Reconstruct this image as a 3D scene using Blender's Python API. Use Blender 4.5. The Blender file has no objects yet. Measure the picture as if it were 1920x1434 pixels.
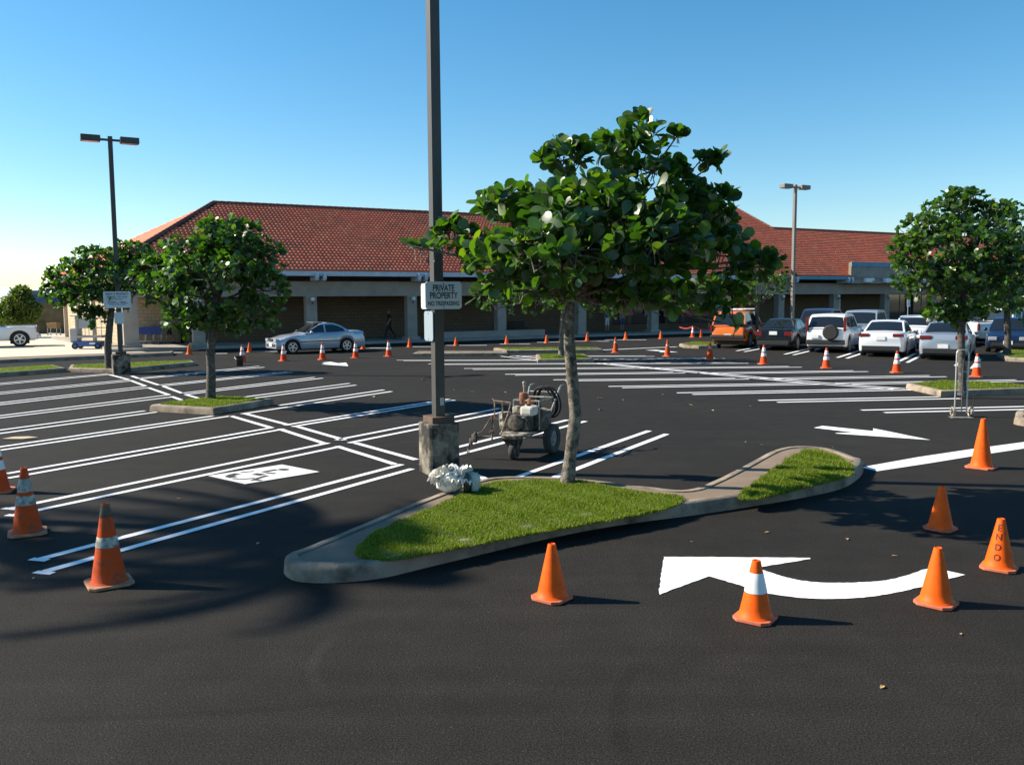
import bpy, bmesh, math, random
import numpy as np
from mathutils import Vector, Matrix, Euler
R = math.radians
random.seed(7); rng = np.random.default_rng(7)
scene = bpy.context.scene
COL = scene.collection

# ------------------------------------------------------------------ camera
FPX, HOR, ROLL, CAMH = 1628.0, 562.0, 0.007, 2.45
PITCH = math.atan((717 - HOR) / FPX)
cam_data = bpy.data.cameras.new('camera')
cam = bpy.data.objects.new('camera', cam_data); COL.objects.link(cam)
cam_data.sensor_fit = 'HORIZONTAL'; cam_data.sensor_width = 36.0
cam_data.lens = 36.0 * FPX / 1920.0
cam_data.clip_start = 0.05; cam_data.clip_end = 20000
cam.matrix_world = Matrix.Translation((0, 0, CAMH)) @ Matrix.Rotation(R(90) - PITCH, 4, 'X') @ Matrix.Rotation(-ROLL, 4, 'Z')
scene.camera = cam

# ------------------------------------------------------------------ world, sun, exposure
SUN_AZ, SUN_EL = 279.2, 33.8          # bearing clockwise from +Y
w = bpy.data.worlds.new('World'); scene.world = w; w.use_nodes = True
nt = w.node_tree; nt.nodes.clear()
sky = nt.nodes.new('ShaderNodeTexSky'); sky.sky_type = 'NISHITA'; sky.sun_disc = False
sky.sun_elevation = R(SUN_EL); sky.sun_rotation = R(SUN_AZ)
sky.altitude = 0; sky.air_density = 1.0; sky.dust_density = 0.25; sky.ozone_density = 3.0
bg = nt.nodes.new('ShaderNodeBackground'); bg.inputs[1].default_value = 0.088
wo = nt.nodes.new('ShaderNodeOutputWorld')
hs = nt.nodes.new('ShaderNodeHueSaturation'); hs.inputs['Saturation'].default_value = 1.30; hs.inputs['Hue'].default_value = 0.490
nt.links.new(sky.outputs[0], hs.inputs['Color']); nt.links.new(hs.outputs[0], bg.inputs[0]); nt.links.new(bg.outputs[0], wo.inputs[0])
sd = bpy.data.lights.new('sun', 'SUN'); sd.energy = 5.0; sd.angle = R(0.53); sd.color = (1.0, 0.91, 0.77)
sun = bpy.data.objects.new('sun', sd); COL.objects.link(sun)
a_, e_ = R(SUN_AZ), R(SUN_EL)
sun.rotation_euler = Vector((math.sin(a_) * math.cos(e_), math.cos(a_) * math.cos(e_), math.sin(e_))).to_track_quat('Z', 'Y').to_euler()
scene.view_settings.view_transform = 'Standard'; scene.view_settings.look = 'None'
scene.view_settings.exposure = 0.92; scene.view_settings.gamma = 1.0
scene.view_settings.use_curve_mapping = False

# ------------------------------------------------------------------ pixel -> point on the plane z
def ray(x, y):
    a = (x - 960) / FPX; b = -(y - 717) / FPX
    c, s = math.cos(ROLL), math.sin(ROLL)
    r = a * c + b * s; u = b * c - a * s
    return Vector((r, math.cos(PITCH) + u * math.sin(PITCH), -math.sin(PITCH) + u * math.cos(PITCH)))
def P(x, y, z=0.0):
    d = ray(x, y); t = (z - CAMH) / d.z
    return Vector((0, 0, CAMH)) + d * t
def PD(x, y, Y):                      # point on the ray at distance Y along the view
    d = ray(x, y); return Vector((0, 0, CAMH)) + d * (Y / d.y)
def bearing(az): return Vector((math.sin(R(az)), math.cos(R(az)), 0))

# ------------------------------------------------------------------ mesh builder
class MB:
    def __init__(s): s.v = []; s.f = []
    def add(s, vs, fs):
        o = len(s.v); s.v += [tuple(p) for p in vs]; s.f += [tuple(i + o for i in f) for f in fs]; return s
    def box(s, c, d, rz=0, M=None, bev=0.0):
        x, y, z = d[0] / 2, d[1] / 2, d[2] / 2
        if bev <= 0:
            vs = [(-x, -y, -z), (x, -y, -z), (x, y, -z), (-x, y, -z), (-x, -y, z), (x, -y, z), (x, y, z), (-x, y, z)]
            fs = [(0, 3, 2, 1), (4, 5, 6, 7), (0, 1, 5, 4), (1, 2, 6, 5), (2, 3, 7, 6), (3, 0, 4, 7)]
        else:
            bm = bmesh.new(); bmesh.ops.create_cube(bm, size=1.0)
            for v in bm.verts: v.co = Vector((v.co.x * d[0], v.co.y * d[1], v.co.z * d[2]))
            bmesh.ops.bevel(bm, geom=bm.edges[:], offset=bev, segments=2, profile=0.6, affect='EDGES')
            bm.verts.index_update()
            vs = [v.co.copy() for v in bm.verts]; fs = [[v.index for v in f.verts] for f in bm.faces]; bm.free()
        T = Matrix.Translation(c) @ (M.to_4x4() if M else Matrix.Rotation(rz, 4, 'Z'))
        return s.add([T @ Vector(p) for p in vs], fs)
    def tube(s, pts, r, n=8, cap=True):
        pts = [Vector(p) for p in pts]; k = len(pts)
        rs = r if isinstance(r, (list, tuple)) else [r] * k
        up = None; o = len(s.v)
        for i, p in enumerate(pts):
            d = (pts[min(i + 1, k - 1)] - pts[max(i - 1, 0)])
            d = d.normalized() if d.length > 1e-9 else Vector((0, 0, 1))
            if up is None: up = d.orthogonal().normalized()
            else:
                up = up - d * up.dot(d); up = up.normalized() if up.length > 1e-6 else d.orthogonal().normalized()
            q = d.cross(up)
            for j in range(n):
                a = 2 * math.pi * j / n
                s.v.append(tuple(p + (up * math.cos(a) + q * math.sin(a)) * rs[i]))
        for i in range(k - 1):
            for j in range(n):
                a = o + i * n + j; b = o + i * n + (j + 1) % n
                s.f.append((a, b, b + n, a + n))
        if cap:
            s.f.append(tuple(o + j for j in reversed(range(n)))); s.f.append(tuple(o + (k - 1) * n + j for j in range(n)))
        return s
    def lathe(s, prof, n=24, c=(0, 0, 0), M=None, close=False):
        o = []; k = len(prof)
        T = Matrix.Translation(c) @ (M.to_4x4() if M else Matrix.Identity(4))
        for (r, z) in prof:
            for j in range(n):
                a = 2 * math.pi * j / n; o.append(T @ Vector((r * math.cos(a), r * math.sin(a), z)))
        fs = []
        for i in range(k if close else k - 1):
            for j in range(n):
                a = i * n + j; b = i * n + (j + 1) % n; i2 = ((i + 1) % k) * n
                fs.append((a, b, i2 + (j + 1) % n, i2 + j))
        return s.add(o, fs)
    def prism(s, poly, z0, z1):
        n = len(poly)
        A = sum(poly[i][0] * poly[(i + 1) % n][1] - poly[(i + 1) % n][0] * poly[i][1] for i in range(n))
        if A < 0: poly = list(reversed(poly))
        vs = [(p[0], p[1], z0) for p in poly] + [(p[0], p[1], z1) for p in poly]
        fs = [tuple(reversed(range(n))), tuple(range(n, 2 * n))] + [(i, (i + 1) % n, n + (i + 1) % n, n + i) for i in range(n)]
        return s.add(vs, fs)
    def sheet(s, poly, z):
        n = len(poly)
        A = sum(poly[i][0] * poly[(i + 1) % n][1] - poly[(i + 1) % n][0] * poly[i][1] for i in range(n))
        if A < 0: poly = list(reversed(poly))
        return s.add([(p[0], p[1], z) for p in poly], [tuple(range(n))])
    def ball(s, c, r, n=12, m=8, sc=(1, 1, 1)):
        vs = []; fs = []
        for i in range(m + 1):
            t = math.pi * i / m
            for j in range(n):
                a = 2 * math.pi * j / n
                vs.append((c[0] + r * sc[0] * math.sin(t) * math.cos(a), c[1] + r * sc[1] * math.sin(t) * math.sin(a), c[2] + r * sc[2] * math.cos(t)))
        for i in range(m):
            for j in range(n):
                a = i * n + j; b = i * n + (j + 1) % n
                fs.append((a, a + n, b + n, b))
        return s.add(vs, fs)
    def mesh(s, name):
        me = bpy.data.meshes.new(name); me.from_pydata(s.v, [], s.f); me.update(); return me
    def build(s, name, mat, parent=None, smooth=False, bevel=0, fix=True, loc=None):
        me = s.mesh(name)
        if fix:
            bm = bmesh.new(); bm.from_mesh(me); bmesh.ops.remove_doubles(bm, verts=bm.verts, dist=1e-5)
            bmesh.ops.recalc_face_normals(bm, faces=bm.faces)
            if bevel > 0:
                ed = [e for e in bm.edges if len(e.link_faces) == 2 and e.calc_face_angle(0) > 0.5]
                bmesh.ops.bevel(bm, geom=ed, offset=bevel, segments=2, profile=0.6, affect='EDGES', clamp_overlap=True)
            bm.to_mesh(me); bm.free()
        return link(name, me, mat, parent, smooth, loc)
def link(name, me, mat, parent=None, smooth=False, loc=None):
    if mat is not None and len(me.materials) == 0: me.materials.append(mat)
    if smooth:
        me.polygons.foreach_set('use_smooth', [True] * len(me.polygons))
        if smooth != 'full':
            try: me.set_sharp_from_angle(angle=R(40))
            except Exception: pass
    o = bpy.data.objects.new(name, me); COL.objects.link(o)
    if parent: o.parent = parent
    if loc is not None: o.location = loc
    return o
def npmesh(name, V, F):
    """fast mesh from numpy arrays; F is an (n,3) or (n,4) array"""
    me = bpy.data.meshes.new(name); k = F.shape[1]
    me.vertices.add(len(V)); me.vertices.foreach_set('co', np.ascontiguousarray(V, dtype=np.float32).ravel())
    me.loops.add(F.size); me.loops.foreach_set('vertex_index', np.ascontiguousarray(F, dtype=np.int32).ravel())
    me.polygons.add(len(F)); me.polygons.foreach_set('loop_start', np.arange(0, F.size, k, dtype=np.int32))
    me.polygons.foreach_set('loop_total', np.full(len(F), k, dtype=np.int32))
    me.update(calc_edges=True); me.validate(); return me
def thing(name, label, cat, loc=(0, 0, 0), rz=0, group=None):
    o = bpy.data.objects.new(name, None); COL.objects.link(o); o.empty_display_size = 0.2
    o.location = loc; o.rotation_euler = (0, 0, rz); return tag(o, label, cat, group)
def tag(o, label, cat=None, group=None):
    o['label'] = label
    if cat: o['category'] = cat
    if group: o['group'] = group
    return o
def struct(o, label=None):
    o['kind'] = 'structure'
    if label: o['label'] = label
    return o
def kids(o): return [c for c in COL.objects if c.parent == o]
def copy_tree(o, parent=None):
    c = o.copy(); COL.objects.link(c); c.parent = parent
    for ch in list(o.children): copy_tree(ch, c)
    return c

# ------------------------------------------------------------------ materials
MATS = {}
def nodes(m):
    return m.node_tree.nodes, m.node_tree.links, m.node_tree.nodes['Principled BSDF']
def mat(name, col, rough=0.6, metal=0.0, var=0.0, scale=8.0, bump=0.0, bscale=60.0, spec=0.5, coat=0.0, dirt=None, dscale=3.0, damt=0.5):
    if name in MATS: return MATS[name]
    m = bpy.data.materials.new(name); m.use_nodes = True; n, l, b = nodes(m)
    b.inputs['Base Color'].default_value = (*col, 1); b.inputs['Roughness'].default_value = rough
    b.inputs['Metallic'].default_value = metal; b.inputs['Specular IOR Level'].default_value = spec
    b.inputs['Coat Weight'].default_value = coat; b.inputs['Coat Roughness'].default_value = 0.05
    tc = n.new('ShaderNodeTexCoord'); src = None
    if var > 0:
        t = n.new('ShaderNodeTexNoise'); t.inputs['Scale'].default_value = scale; t.inputs['Detail'].default_value = 6
        l.new(tc.outputs['Object'], t.inputs['Vector'])
        mr = n.new('ShaderNodeMapRange'); mr.inputs[1].default_value = .3; mr.inputs[2].default_value = .7
        mr.inputs[3].default_value = 1 - var; mr.inputs[4].default_value = 1 + var
        l.new(t.outputs['Fac'], mr.inputs[0])
        mx = n.new('ShaderNodeMix'); mx.data_type = 'RGBA'; mx.blend_type = 'MULTIPLY'; mx.inputs[0].default_value = 1
        mx.inputs[6].default_value = (*col, 1); l.new(mr.outputs[0], mx.inputs[7]); src = mx.outputs[2]
        l.new(src, b.inputs['Base Color'])
    if dirt is not None:
        t = n.new('ShaderNodeTexNoise'); t.inputs['Scale'].default_value = dscale; t.inputs['Detail'].default_value = 9; t.inputs['Roughness'].default_value = .65
        l.new(tc.outputs['Object'], t.inputs['Vector'])
        mr = n.new('ShaderNodeMapRange'); mr.inputs[1].default_value = 1 - damt - .12; mr.inputs[2].default_value = 1 - damt + .12
        l.new(t.outputs['Fac'], mr.inputs[0])
        mx = n.new('ShaderNodeMix'); mx.data_type = 'RGBA'; l.new(mr.outputs[0], mx.inputs[0])
        if src: l.new(src, mx.inputs[6])
        else: mx.inputs[6].default_value = (*col, 1)
        mx.inputs[7].default_value = (*dirt, 1); l.new(mx.outputs[2], b.inputs['Base Color'])
    if bump > 0:
        t = n.new('ShaderNodeTexNoise'); t.inputs['Scale'].default_value = bscale; t.inputs['Detail'].default_value = 4
        l.new(tc.outputs['Object'], t.inputs['Vector'])
        bp = n.new('ShaderNodeBump'); bp.inputs['Strength'].default_value = bump; bp.inputs['Distance'].default_value = .01
        l.new(t.outputs['Fac'], bp.inputs['Height']); l.new(bp.outputs[0], b.inputs['Normal'])
    MATS[name] = m; return m

def asphalt_mat():
    m = bpy.data.materials.new('asphalt'); m.use_nodes = True; n, l, b = nodes(m)
    tc = n.new('ShaderNodeTexCoord')
    def noise(sc, det=3, rough=.5):
        t = n.new('ShaderNodeTexNoise'); t.inputs['Scale'].default_value = sc; t.inputs['Detail'].default_value = det
        t.inputs['Roughness'].default_value = rough; l.new(tc.outputs['Object'], t.inputs['Vector']); return t.outputs['Fac']
    def rng_(f, a, b_, c, d):
        r = n.new('ShaderNodeMapRange'); r.inputs[1].default_value = a; r.inputs[2].default_value = b_; r.inputs[3].default_value = c; r.inputs[4].default_value = d
        l.new(f, r.inputs[0]); return r.outputs[0]
    def mul(a, b_):
        q = n.new('ShaderNodeMath'); q.operation = 'MULTIPLY'; l.new(a, q.inputs[0]); l.new(b_, q.inputs[1]); return q.outputs[0]
    fine = rng_(noise(75, 3, .75), .34, .66, .3, 1.85)
    mid = rng_(noise(2.3, 5, .6), .3, .7, .86, 1.14)
    big = rng_(noise(.22, 4), .3, .7, .84, 1.16)
    st = n.new('ShaderNodeMapping'); st.inputs['Scale'].default_value = (.12, 2.2, 1); st.inputs['Rotation'].default_value = (0, 0, R(32))
    l.new(tc.outputs['Object'], st.inputs['Vector'])
    sn = n.new('ShaderNodeTexNoise'); sn.inputs['Scale'].default_value = 1.6; sn.inputs['Detail'].default_value = 4; l.new(st.outputs[0], sn.inputs['Vector'])
    streak = rng_(sn.outputs['Fac'], .3, .7, .9, 1.1)
    fleck = rng_(noise(48, 2, .5), .63, .72, 1, 2.1)
    f = mul(mul(mul(fine, fleck), mid), mul(big, streak))
    def arc(px, py, r, half, depth, cx, cy, reach):   # faint curved tyre scuff: circle of radius r about (px,py), kept near (cx,cy)
        def dist(x, y):
            vm = n.new('ShaderNodeVectorMath'); vm.operation = 'DISTANCE'; l.new(tc.outputs['Object'], vm.inputs[0]); vm.inputs[1].default_value = (x, y, 0); return vm.outputs['Value']
        q = n.new('ShaderNodeMath'); q.operation = 'SUBTRACT'; l.new(dist(px, py), q.inputs[0]); q.inputs[1].default_value = r
        ab = n.new('ShaderNodeMath'); ab.operation = 'ABSOLUTE'; l.new(q.outputs[0], ab.inputs[0])
        m1 = rng_(ab.outputs[0], half * .4, half, 1, 0); m2 = rng_(dist(cx, cy), reach * .5, reach, depth, 0)
        k = mul(m1, m2); o = n.new('ShaderNodeMath'); o.operation = 'ADD'; l.new(k, o.inputs[0]); o.inputs[1].default_value = 1; return o.outputs[0]
    A1, A2, A3 = P(600, 1240), P(1165, 1330), P(350, 1340)
    f = mul(f, arc(A1.x + 1.0, A1.y + .1, 1.05, .06, .24, A1.x, A1.y, .6))
    f = mul(f, arc(A2.x + 1.9, A2.y - .3, 1.95, .07, -.17, A2.x, A2.y, .9))
    f = mul(f, arc(A3.x - 1, A3.y + 9, 9.05, .05, -.15, A3.x, A3.y, 1.4))
    mx = n.new('ShaderNodeMix'); mx.data_type = 'RGBA'; mx.blend_type = 'MULTIPLY'; mx.inputs[0].default_value = 1
    mx.inputs[6].default_value = (.0202, .0182, .0156, 1); l.new(f, mx.inputs[7]); l.new(mx.outputs[2], b.inputs['Base Color'])
    b.inputs['Roughness'].default_value = .85; b.inputs['Specular IOR Level'].default_value = .12
    bp = n.new('ShaderNodeBump'); bp.inputs['Strength'].default_value = .8; bp.inputs['Distance'].default_value = .007
    l.new(noise(80, 3, .6), bp.inputs['Height']); l.new(bp.outputs[0], b.inputs['Normal'])
    return m
def paint_mat():
    m = bpy.data.materials.new('road_paint'); m.use_nodes = True; n, l, b = nodes(m)
    tc = n.new('ShaderNodeTexCoord'); t = n.new('ShaderNodeTexNoise'); t.inputs['Scale'].default_value = 14; t.inputs['Detail'].default_value = 8
    t.inputs['Roughness'].default_value = .7
    l.new(tc.outputs['Object'], t.inputs['Vector']); cr = n.new('ShaderNodeMapRange')
    cr.inputs[1].default_value = .22; cr.inputs[2].default_value = .40; cr.inputs[3].default_value = .66; cr.inputs[4].default_value = .84
    l.new(t.outputs['Fac'], cr.inputs[0]); l.new(cr.outputs[0], b.inputs['Base Color']); b.inputs['Roughness'].default_value = .6
    bp = n.new('ShaderNodeBump'); bp.inputs['Strength'].default_value = .3; bp.inputs['Distance'].default_value = .004
    t2 = n.new('ShaderNodeTexNoise'); t2.inputs['Scale'].default_value = 110; l.new(tc.outputs['Object'], t2.inputs['Vector'])
    l.new(t2.outputs['Fac'], bp.inputs['Height']); l.new(bp.outputs[0], b.inputs['Normal'])
    return m
def island_rand(name, cols, rough=.4, transl=0.0, tcol=None, spec=.5, obj=False):
    """leaf / blade material: random colour per separate piece, with some light coming through"""
    m = bpy.data.materials.new(name); m.use_nodes = True; n, l, b = nodes(m)
    g = n.new('ShaderNodeNewGeometry'); r = g.outputs['Random Per Island']
    if obj:
        oi = n.new('ShaderNodeObjectInfo'); ad = n.new('ShaderNodeMath'); ad.operation = 'ADD'; l.new(r, ad.inputs[0]); l.new(oi.outputs['Random'], ad.inputs[1])
        fr = n.new('ShaderNodeMath'); fr.operation = 'FRACT'; l.new(ad.outputs[0], fr.inputs[0]); r = fr.outputs[0]
    cr = n.new('ShaderNodeValToRGB'); el = cr.color_ramp.elements
    for i, c in enumerate(cols):
        e = el[i] if i < 2 else el.new(i / (len(cols) - 1))
        e.position = i / (len(cols) - 1); e.color = (*c, 1)
    l.new(r, cr.inputs[0]); l.new(cr.outputs[0], b.inputs['Base Color'])
    b.inputs['Roughness'].default_value = rough; b.inputs['Specular IOR Level'].default_value = spec
    if transl > 0:
        tr = n.new('ShaderNodeBsdfTranslucent')
        mx = n.new('ShaderNodeMix'); mx.data_type = 'RGBA'; mx.blend_type = 'MULTIPLY'; mx.inputs[0].default_value = 1
        l.new(cr.outputs[0], mx.inputs[6]); mx.inputs[7].default_value = (*(tcol or (2, 2.2, 1)), 1)
        l.new(mx.outputs[2], tr.inputs[0]); ms = n.new('ShaderNodeMixShader'); ms.inputs[0].default_value = transl
        l.new(b.outputs[0], ms.inputs[1]); l.new(tr.outputs[0], ms.inputs[2])
        l.new(ms.outputs[0], n['Material Output'].inputs[0])
    return m
ASPHALT = asphalt_mat(); PAINT = paint_mat()
CONC = mat('kerb_concrete', (.27, .215, .155), .9, var=.25, scale=3, bump=.5, bscale=70, dirt=(.075, .06, .045), dscale=2.6, damt=.42)
WALK = mat('walk_concrete', (.22, .155, .105), .92, var=.2, scale=4, bump=.4, bscale=90, dirt=(.16, .12, .085), dscale=2, damt=.45)
APRON = mat('apron_concrete', (.60, .52, .40), .9, var=.12, scale=.6, bump=.2)
WHITE = mat('white_paint', (.8, .8, .78), .5)
DARKMETAL = mat('bronze_metal', (.045, .04, .036), .55, metal=0.0, var=.15, scale=3)
BLACK = mat('black_rubber', (.018, .018, .018), .75)
BLOCK = mat('stained_block', (.36, .31, .23), .92, var=.25, scale=4, bump=.6, bscale=30, dirt=(.022, .02, .018), dscale=3.2, damt=.56)
LEAF = island_rand('clusia_leaf', [(.013, .036, .007), (.032, .078, .012), (.05, .11, .014), (.018, .048, .008), (.08, .15, .018), (.034, .08, .011), (.13, .18, .025)], rough=.38, transl=.36, tcol=(2.0, 2.5, .5), spec=.8, obj=True)
GRASS = island_rand('grass_blade', [(.10, .15, .007), (.15, .22, .010), (.12, .18, .008), (.19, .25, .016), (.24, .23, .05)], rough=.55, transl=.4, tcol=(1.5, 1.6, .7), spec=.3)
SOIL = mat('turf_soil', (.06, .095, .015), .95, var=.4, scale=9, bump=.5)
# ================================================================== ground and painted markings
g = MB().sheet([(-1500, -300), (1500, -300), (1500, 4000), (-1500, 4000)], -0.03).build('ground', mat('dry_ground', (.20, .18, .13), .95, var=.3, scale=.05), fix=False)
struct(g, 'wide dry ground beyond the car park')
lot = MB().sheet([(-70, -25), (110, -25), (110, 140), (-70, 140)], 0.0).build('parking_lot', ASPHALT, fix=False)
struct(lot, 'freshly sealed dark asphalt car park')
ZP = 0.004
def lot_paint(poly, name='painted_line', z=ZP):
    if name == 'painted_arrow' or len(poly) > 20:      # soft, slightly ragged sprayed edge
        q = []
        for i, p in enumerate(poly):
            a_, b_ = Vector((p[0], p[1])), Vector((poly[(i + 1) % len(poly)][0], poly[(i + 1) % len(poly)][1])); k = max(1, int((b_ - a_).length / .05))
            q += [a_.lerp(b_, j / k) + Vector((random.gauss(0, .0035), random.gauss(0, .0035))) for j in range(k)]
        poly = q
    return MB().sheet([(p[0], p[1]) for p in poly], z).build(name, PAINT, lot, fix=False)
_zi = [0]
def line(a, b, wd=.10, extend=0, name='painted_line'):
    A = P(*a) if len(a) == 2 else Vector(a); B = P(*b) if len(b) == 2 else Vector(b)
    d = (B - A); L = d.length; d.normalize(); n = Vector((-d.y, d.x, 0)) * wd / 2
    B = B + d * extend; L += extend
    k = max(2, int(L / .6)); poly = []; lo = []; hi = []
    for i in range(k + 1):                      # hand-sprayed edge: a few mm of wander
        c = A + d * (L * i / k)
        hi.append(c + n * (1 + random.uniform(-.07, .07))); lo.append(c - n * (1 + random.uniform(-.07, .07)))
    _zi[0] = (_zi[0] + 1) % 5
    return lot_paint(lo + hi[::-1], name, ZP + _zi[0] * .0009)
Llines = [((-60, 724), (203, 700.8)), ((-60, 727), (205, 702.3)), ((-60, 742), (243, 711.8)), ((-60, 745.4), (246, 714.4)),
    ((-60, 762.1), (272, 724.2)), ((-60, 766), (282, 726.8)), ((-60, 787), (319, 740.2)), ((-60, 791.4), (327, 744)),
    ((-60, 814.7), (272, 770.6)), ((-60, 821), (294, 772.6)), ((-60, 846.7), (399, 780)), ((-60, 853.4), (437, 779.4)),
    ((13, 888.3), (512, 801.7)), ((15, 897), (532, 804.7)), ((20, 953), (616, 830.5)), ((27, 965.7), (639, 837)),
    ((75, 1048.5), (754, 871)), ((84, 1072), (773, 879.3))]
for a, b in Llines: line(a, b, .105)
for x, y in ((75, 1048.5), (84, 1072), (20, 953), (27, 965.7)):     # little sprayed end ticks
    c = P(x, y); line((c.x - .09, c.y - .0, 0), (c.x + .1, c.y - .05, 0), .08)
for a, b in [((205, 702.5), (241, 711.8)), ((244, 713.3), (273, 724.2)), ((278, 726.8), (317, 740.6)), ((321.6, 743.5), (340, 750)),
    ((430, 779.4), (507, 801.7)), ((524, 804.6), (606, 831)), ((631.6, 837), (741, 871)),
    ((247, 705), (260, 709.6)), ((263.6, 711), (297.5, 722)), ((306, 724.2), (341, 737.3)), ((348, 740), (372, 746.8)),
    ((459, 775.8), (543, 797.4)), ((557, 799.8), (646, 825)), ((666, 830.5), (780, 862)), ((880, 886), (914, 900)),
    ((262, 709.2), (486, 686.6)), ((265, 710.6), (496, 688.6)), ((299.7, 722), (538, 696.8)), ((305, 724), (548, 698.2)),
    ((342, 737.3), (590, 707.6)), ((348, 740), (605, 709.2)), ((452, 745.4), (655.6, 719)), ((472, 747), (667.5, 722)),
    ((522.6, 760.3), (720, 731)), ((453, 776.3), (734.7, 734)), ((533.4, 797.4), (842, 748.5)), ((547.7, 800.3), (852, 750.5)),
    ((630, 825), (936, 765.8)), ((654, 830.5), (946, 772)), ((800, 853), (1064, 787.5)), ((790, 871), (1098, 790)),
    ((958, 899), (1217, 808)), ((1016.7, 904), (1250, 813.8))]: line(a, b, .11)
OFF = Vector((.33, -.40, 0))
for a, b, b2 in [((955, 667.5), (1210, 667.3), None), ((744, 675.5), (1008, 674.8), None), ((1108, 673.8), (1340, 671), None), ((803, 682.5), (1382, 680), None),
    ((870, 691.2), (1190, 689.3), None), ((1201, 690), (1479, 687), None), ((947, 702), (1262, 698), None), ((1304, 699.5), (1600, 695), None),
    ((1037.5, 712.3), (1378, 709), None), ((1424, 709.6), (1743, 704.4), None), ((1141, 724.7), (1511.5, 718.3), None), ((1565.6, 718.6), (1905, 712.5), None),
    ((1269, 736.7), (1690, 728.2), None), ((1422, 751), (1760, 744.2), None), ((1615, 769.4), (1990, 761), None)]:
    A, B = P(*a), P(*b); line(A, B, .13); line(A + OFF, B + OFF, .13)
for a, b in [((939, 668), (1006, 675.5)), ((967.5, 667.6), (1008, 672)), ((1131, 681.6), (1540, 717.7)), ((1540, 717.7), (1697, 729)), ((1120, 681.6), (1511, 718.3)), ((1511, 718.6), (1675, 729.8))]: line(a, b, .13)
for x, y in [(1381, 658), (1395.6, 659.7), (1471, 664.5), (1487.5, 665.6), (1570, 670.5), (1587.5, 672), (1686, 677.5), (1701, 680), (1792, 686), (1822, 691)]:
    A = P(x, y); line(A, A + bearing(31) * 5.2, .13)
for a, b in [((836, 647.6), (913, 647.5)), ((937, 645.3), (994, 645)), ((1007, 642), (1060, 641)), ((1077, 639.5), (1142, 640)), ((1132, 637.2), (1212, 637.3)),
    ((473, 659), (545, 659)), ((405, 663), (426, 662.7)), ((683.6, 652.6), (734, 652.4)), ((771, 650), (812, 650)), ((235, 660.4), (342, 661))]: line(a, b, .22)
line((1123, 656.5), (1269, 650.3), .22)
def px_poly(pts, ox, oy, s): return [P(ox + x * s, oy + y * s) for x, y in pts]
def smooth_poly(pts, k=6):                       # closed Catmull-Rom
    n = len(pts); out = []
    for i in range(n):
        p0, p1, p2, p3 = (Vector(pts[(i + j) % n]) for j in (-1, 0, 1, 2))
        for q in range(k):
            t = q / k
            out.append(.5 * ((2 * p1) + (p2 - p0) * t + (2 * p0 - 5 * p1 + 4 * p2 - p3) * t * t + (3 * p1 - p0 - 3 * p2 + p3) * t ** 3))
    return out
lot_paint(px_poly([(115, 650), (195, 634), (625, 678), (628, 655), (1120, 755), (305, 699), (300, 695), (460, 690)], 1500, 660, .21875), 'painted_arrow', .005)
def spline(pts, k=8):
    pts = [Vector((p[0], p[1], 0)) for p in pts]; pts = [2 * pts[0] - pts[1]] + pts + [2 * pts[-1] - pts[-2]]; out = []
    for i in range(1, len(pts) - 2):
        p0, p1, p2, p3 = pts[i - 1:i + 3]
        for q in range(k):
            t = q / k; out.append(.5 * ((2 * p1) + (p2 - p0) * t + (2 * p0 - 5 * p1 + 4 * p2 - p3) * t * t + (3 * p1 - p0 - 3 * p2 + p3) * t ** 3))
    return [(p.x, p.y) for p in out] + [(pts[-2].x, pts[-2].y)]
low = spline([(330, 1128), (480, 1172), (600, 1208), (760, 1231), (900, 1237), (1050, 1232), (1200, 1212), (1350, 1180), (1460, 1148), (1560, 1122)])
upp = spline([(1465, 1100), (1380, 1093), (1280, 1125), (1180, 1148), (1050, 1158), (900, 1160), (780, 1150), (680, 1128), (590, 1098)])
a = lot_paint(px_poly([(115, 1035), (90, 1218)] + low + upp + [(570, 1086), (820, 1045), (815, 1040)], 1200, 640, .3905), 'painted_arrow', .005)
a['label'] = 'large curved left-turn arrow'
lot_paint([P(*p) for p in [(604, 680), (620, 678.5), (634, 681.2), (649, 680), (653, 686.4), (630, 685), (602, 683), (612, 682)]], 'painted_arrow', .005)
lot_paint([P(*p) for p in [(1210, 656.6), (1230, 656), (1271, 660.5), (1236, 660.2), (1240, 658.6)]], 'painted_arrow', .005)
lot_paint([P(x, y) for x, y in [(1614, 876.5), (1720, 857.5), (1820, 842.5), (1920, 829), (1990, 820), (1990, 831), (1920, 841), (1820, 856), (1740, 869), (1645, 883.5)]], 'painted_line', .005)

# ------------------------------------------------------------------ kerbed islands
def offset_in(poly, d):
    n = len(poly); out = []
    A = sum(poly[i][0] * poly[(i + 1) % n][1] - poly[(i + 1) % n][0] * poly[i][1] for i in range(n))
    sg = 1 if A > 0 else -1
    for i in range(n):
        p0, p1, p2 = (Vector((poly[(i + j) % n][0], poly[(i + j) % n][1])) for j in (-1, 0, 1))
        e1 = (p1 - p0).normalized(); e2 = (p2 - p1).normalized()
        n1 = Vector((-e1.y, e1.x)) * sg; n2 = Vector((-e2.y, e2.x)) * sg
        b = (n1 + n2); b = b / max(.5, b.length_squared / 2)
        out.append(p1 + b * d)
    return out
def inside_mask(poly, X, Y):
    n = len(poly); m = np.zeros(len(X), bool); j = n - 1
    for i in range(n):
        xi, yi, xj, yj = poly[i][0], poly[i][1], poly[j][0], poly[j][1]
        c = ((yi > Y) != (yj > Y)) & (X < (xj - xi) * (Y - yi) / (yj - yi + 1e-12) + xi)
        m ^= c; j = i
    return m
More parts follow.
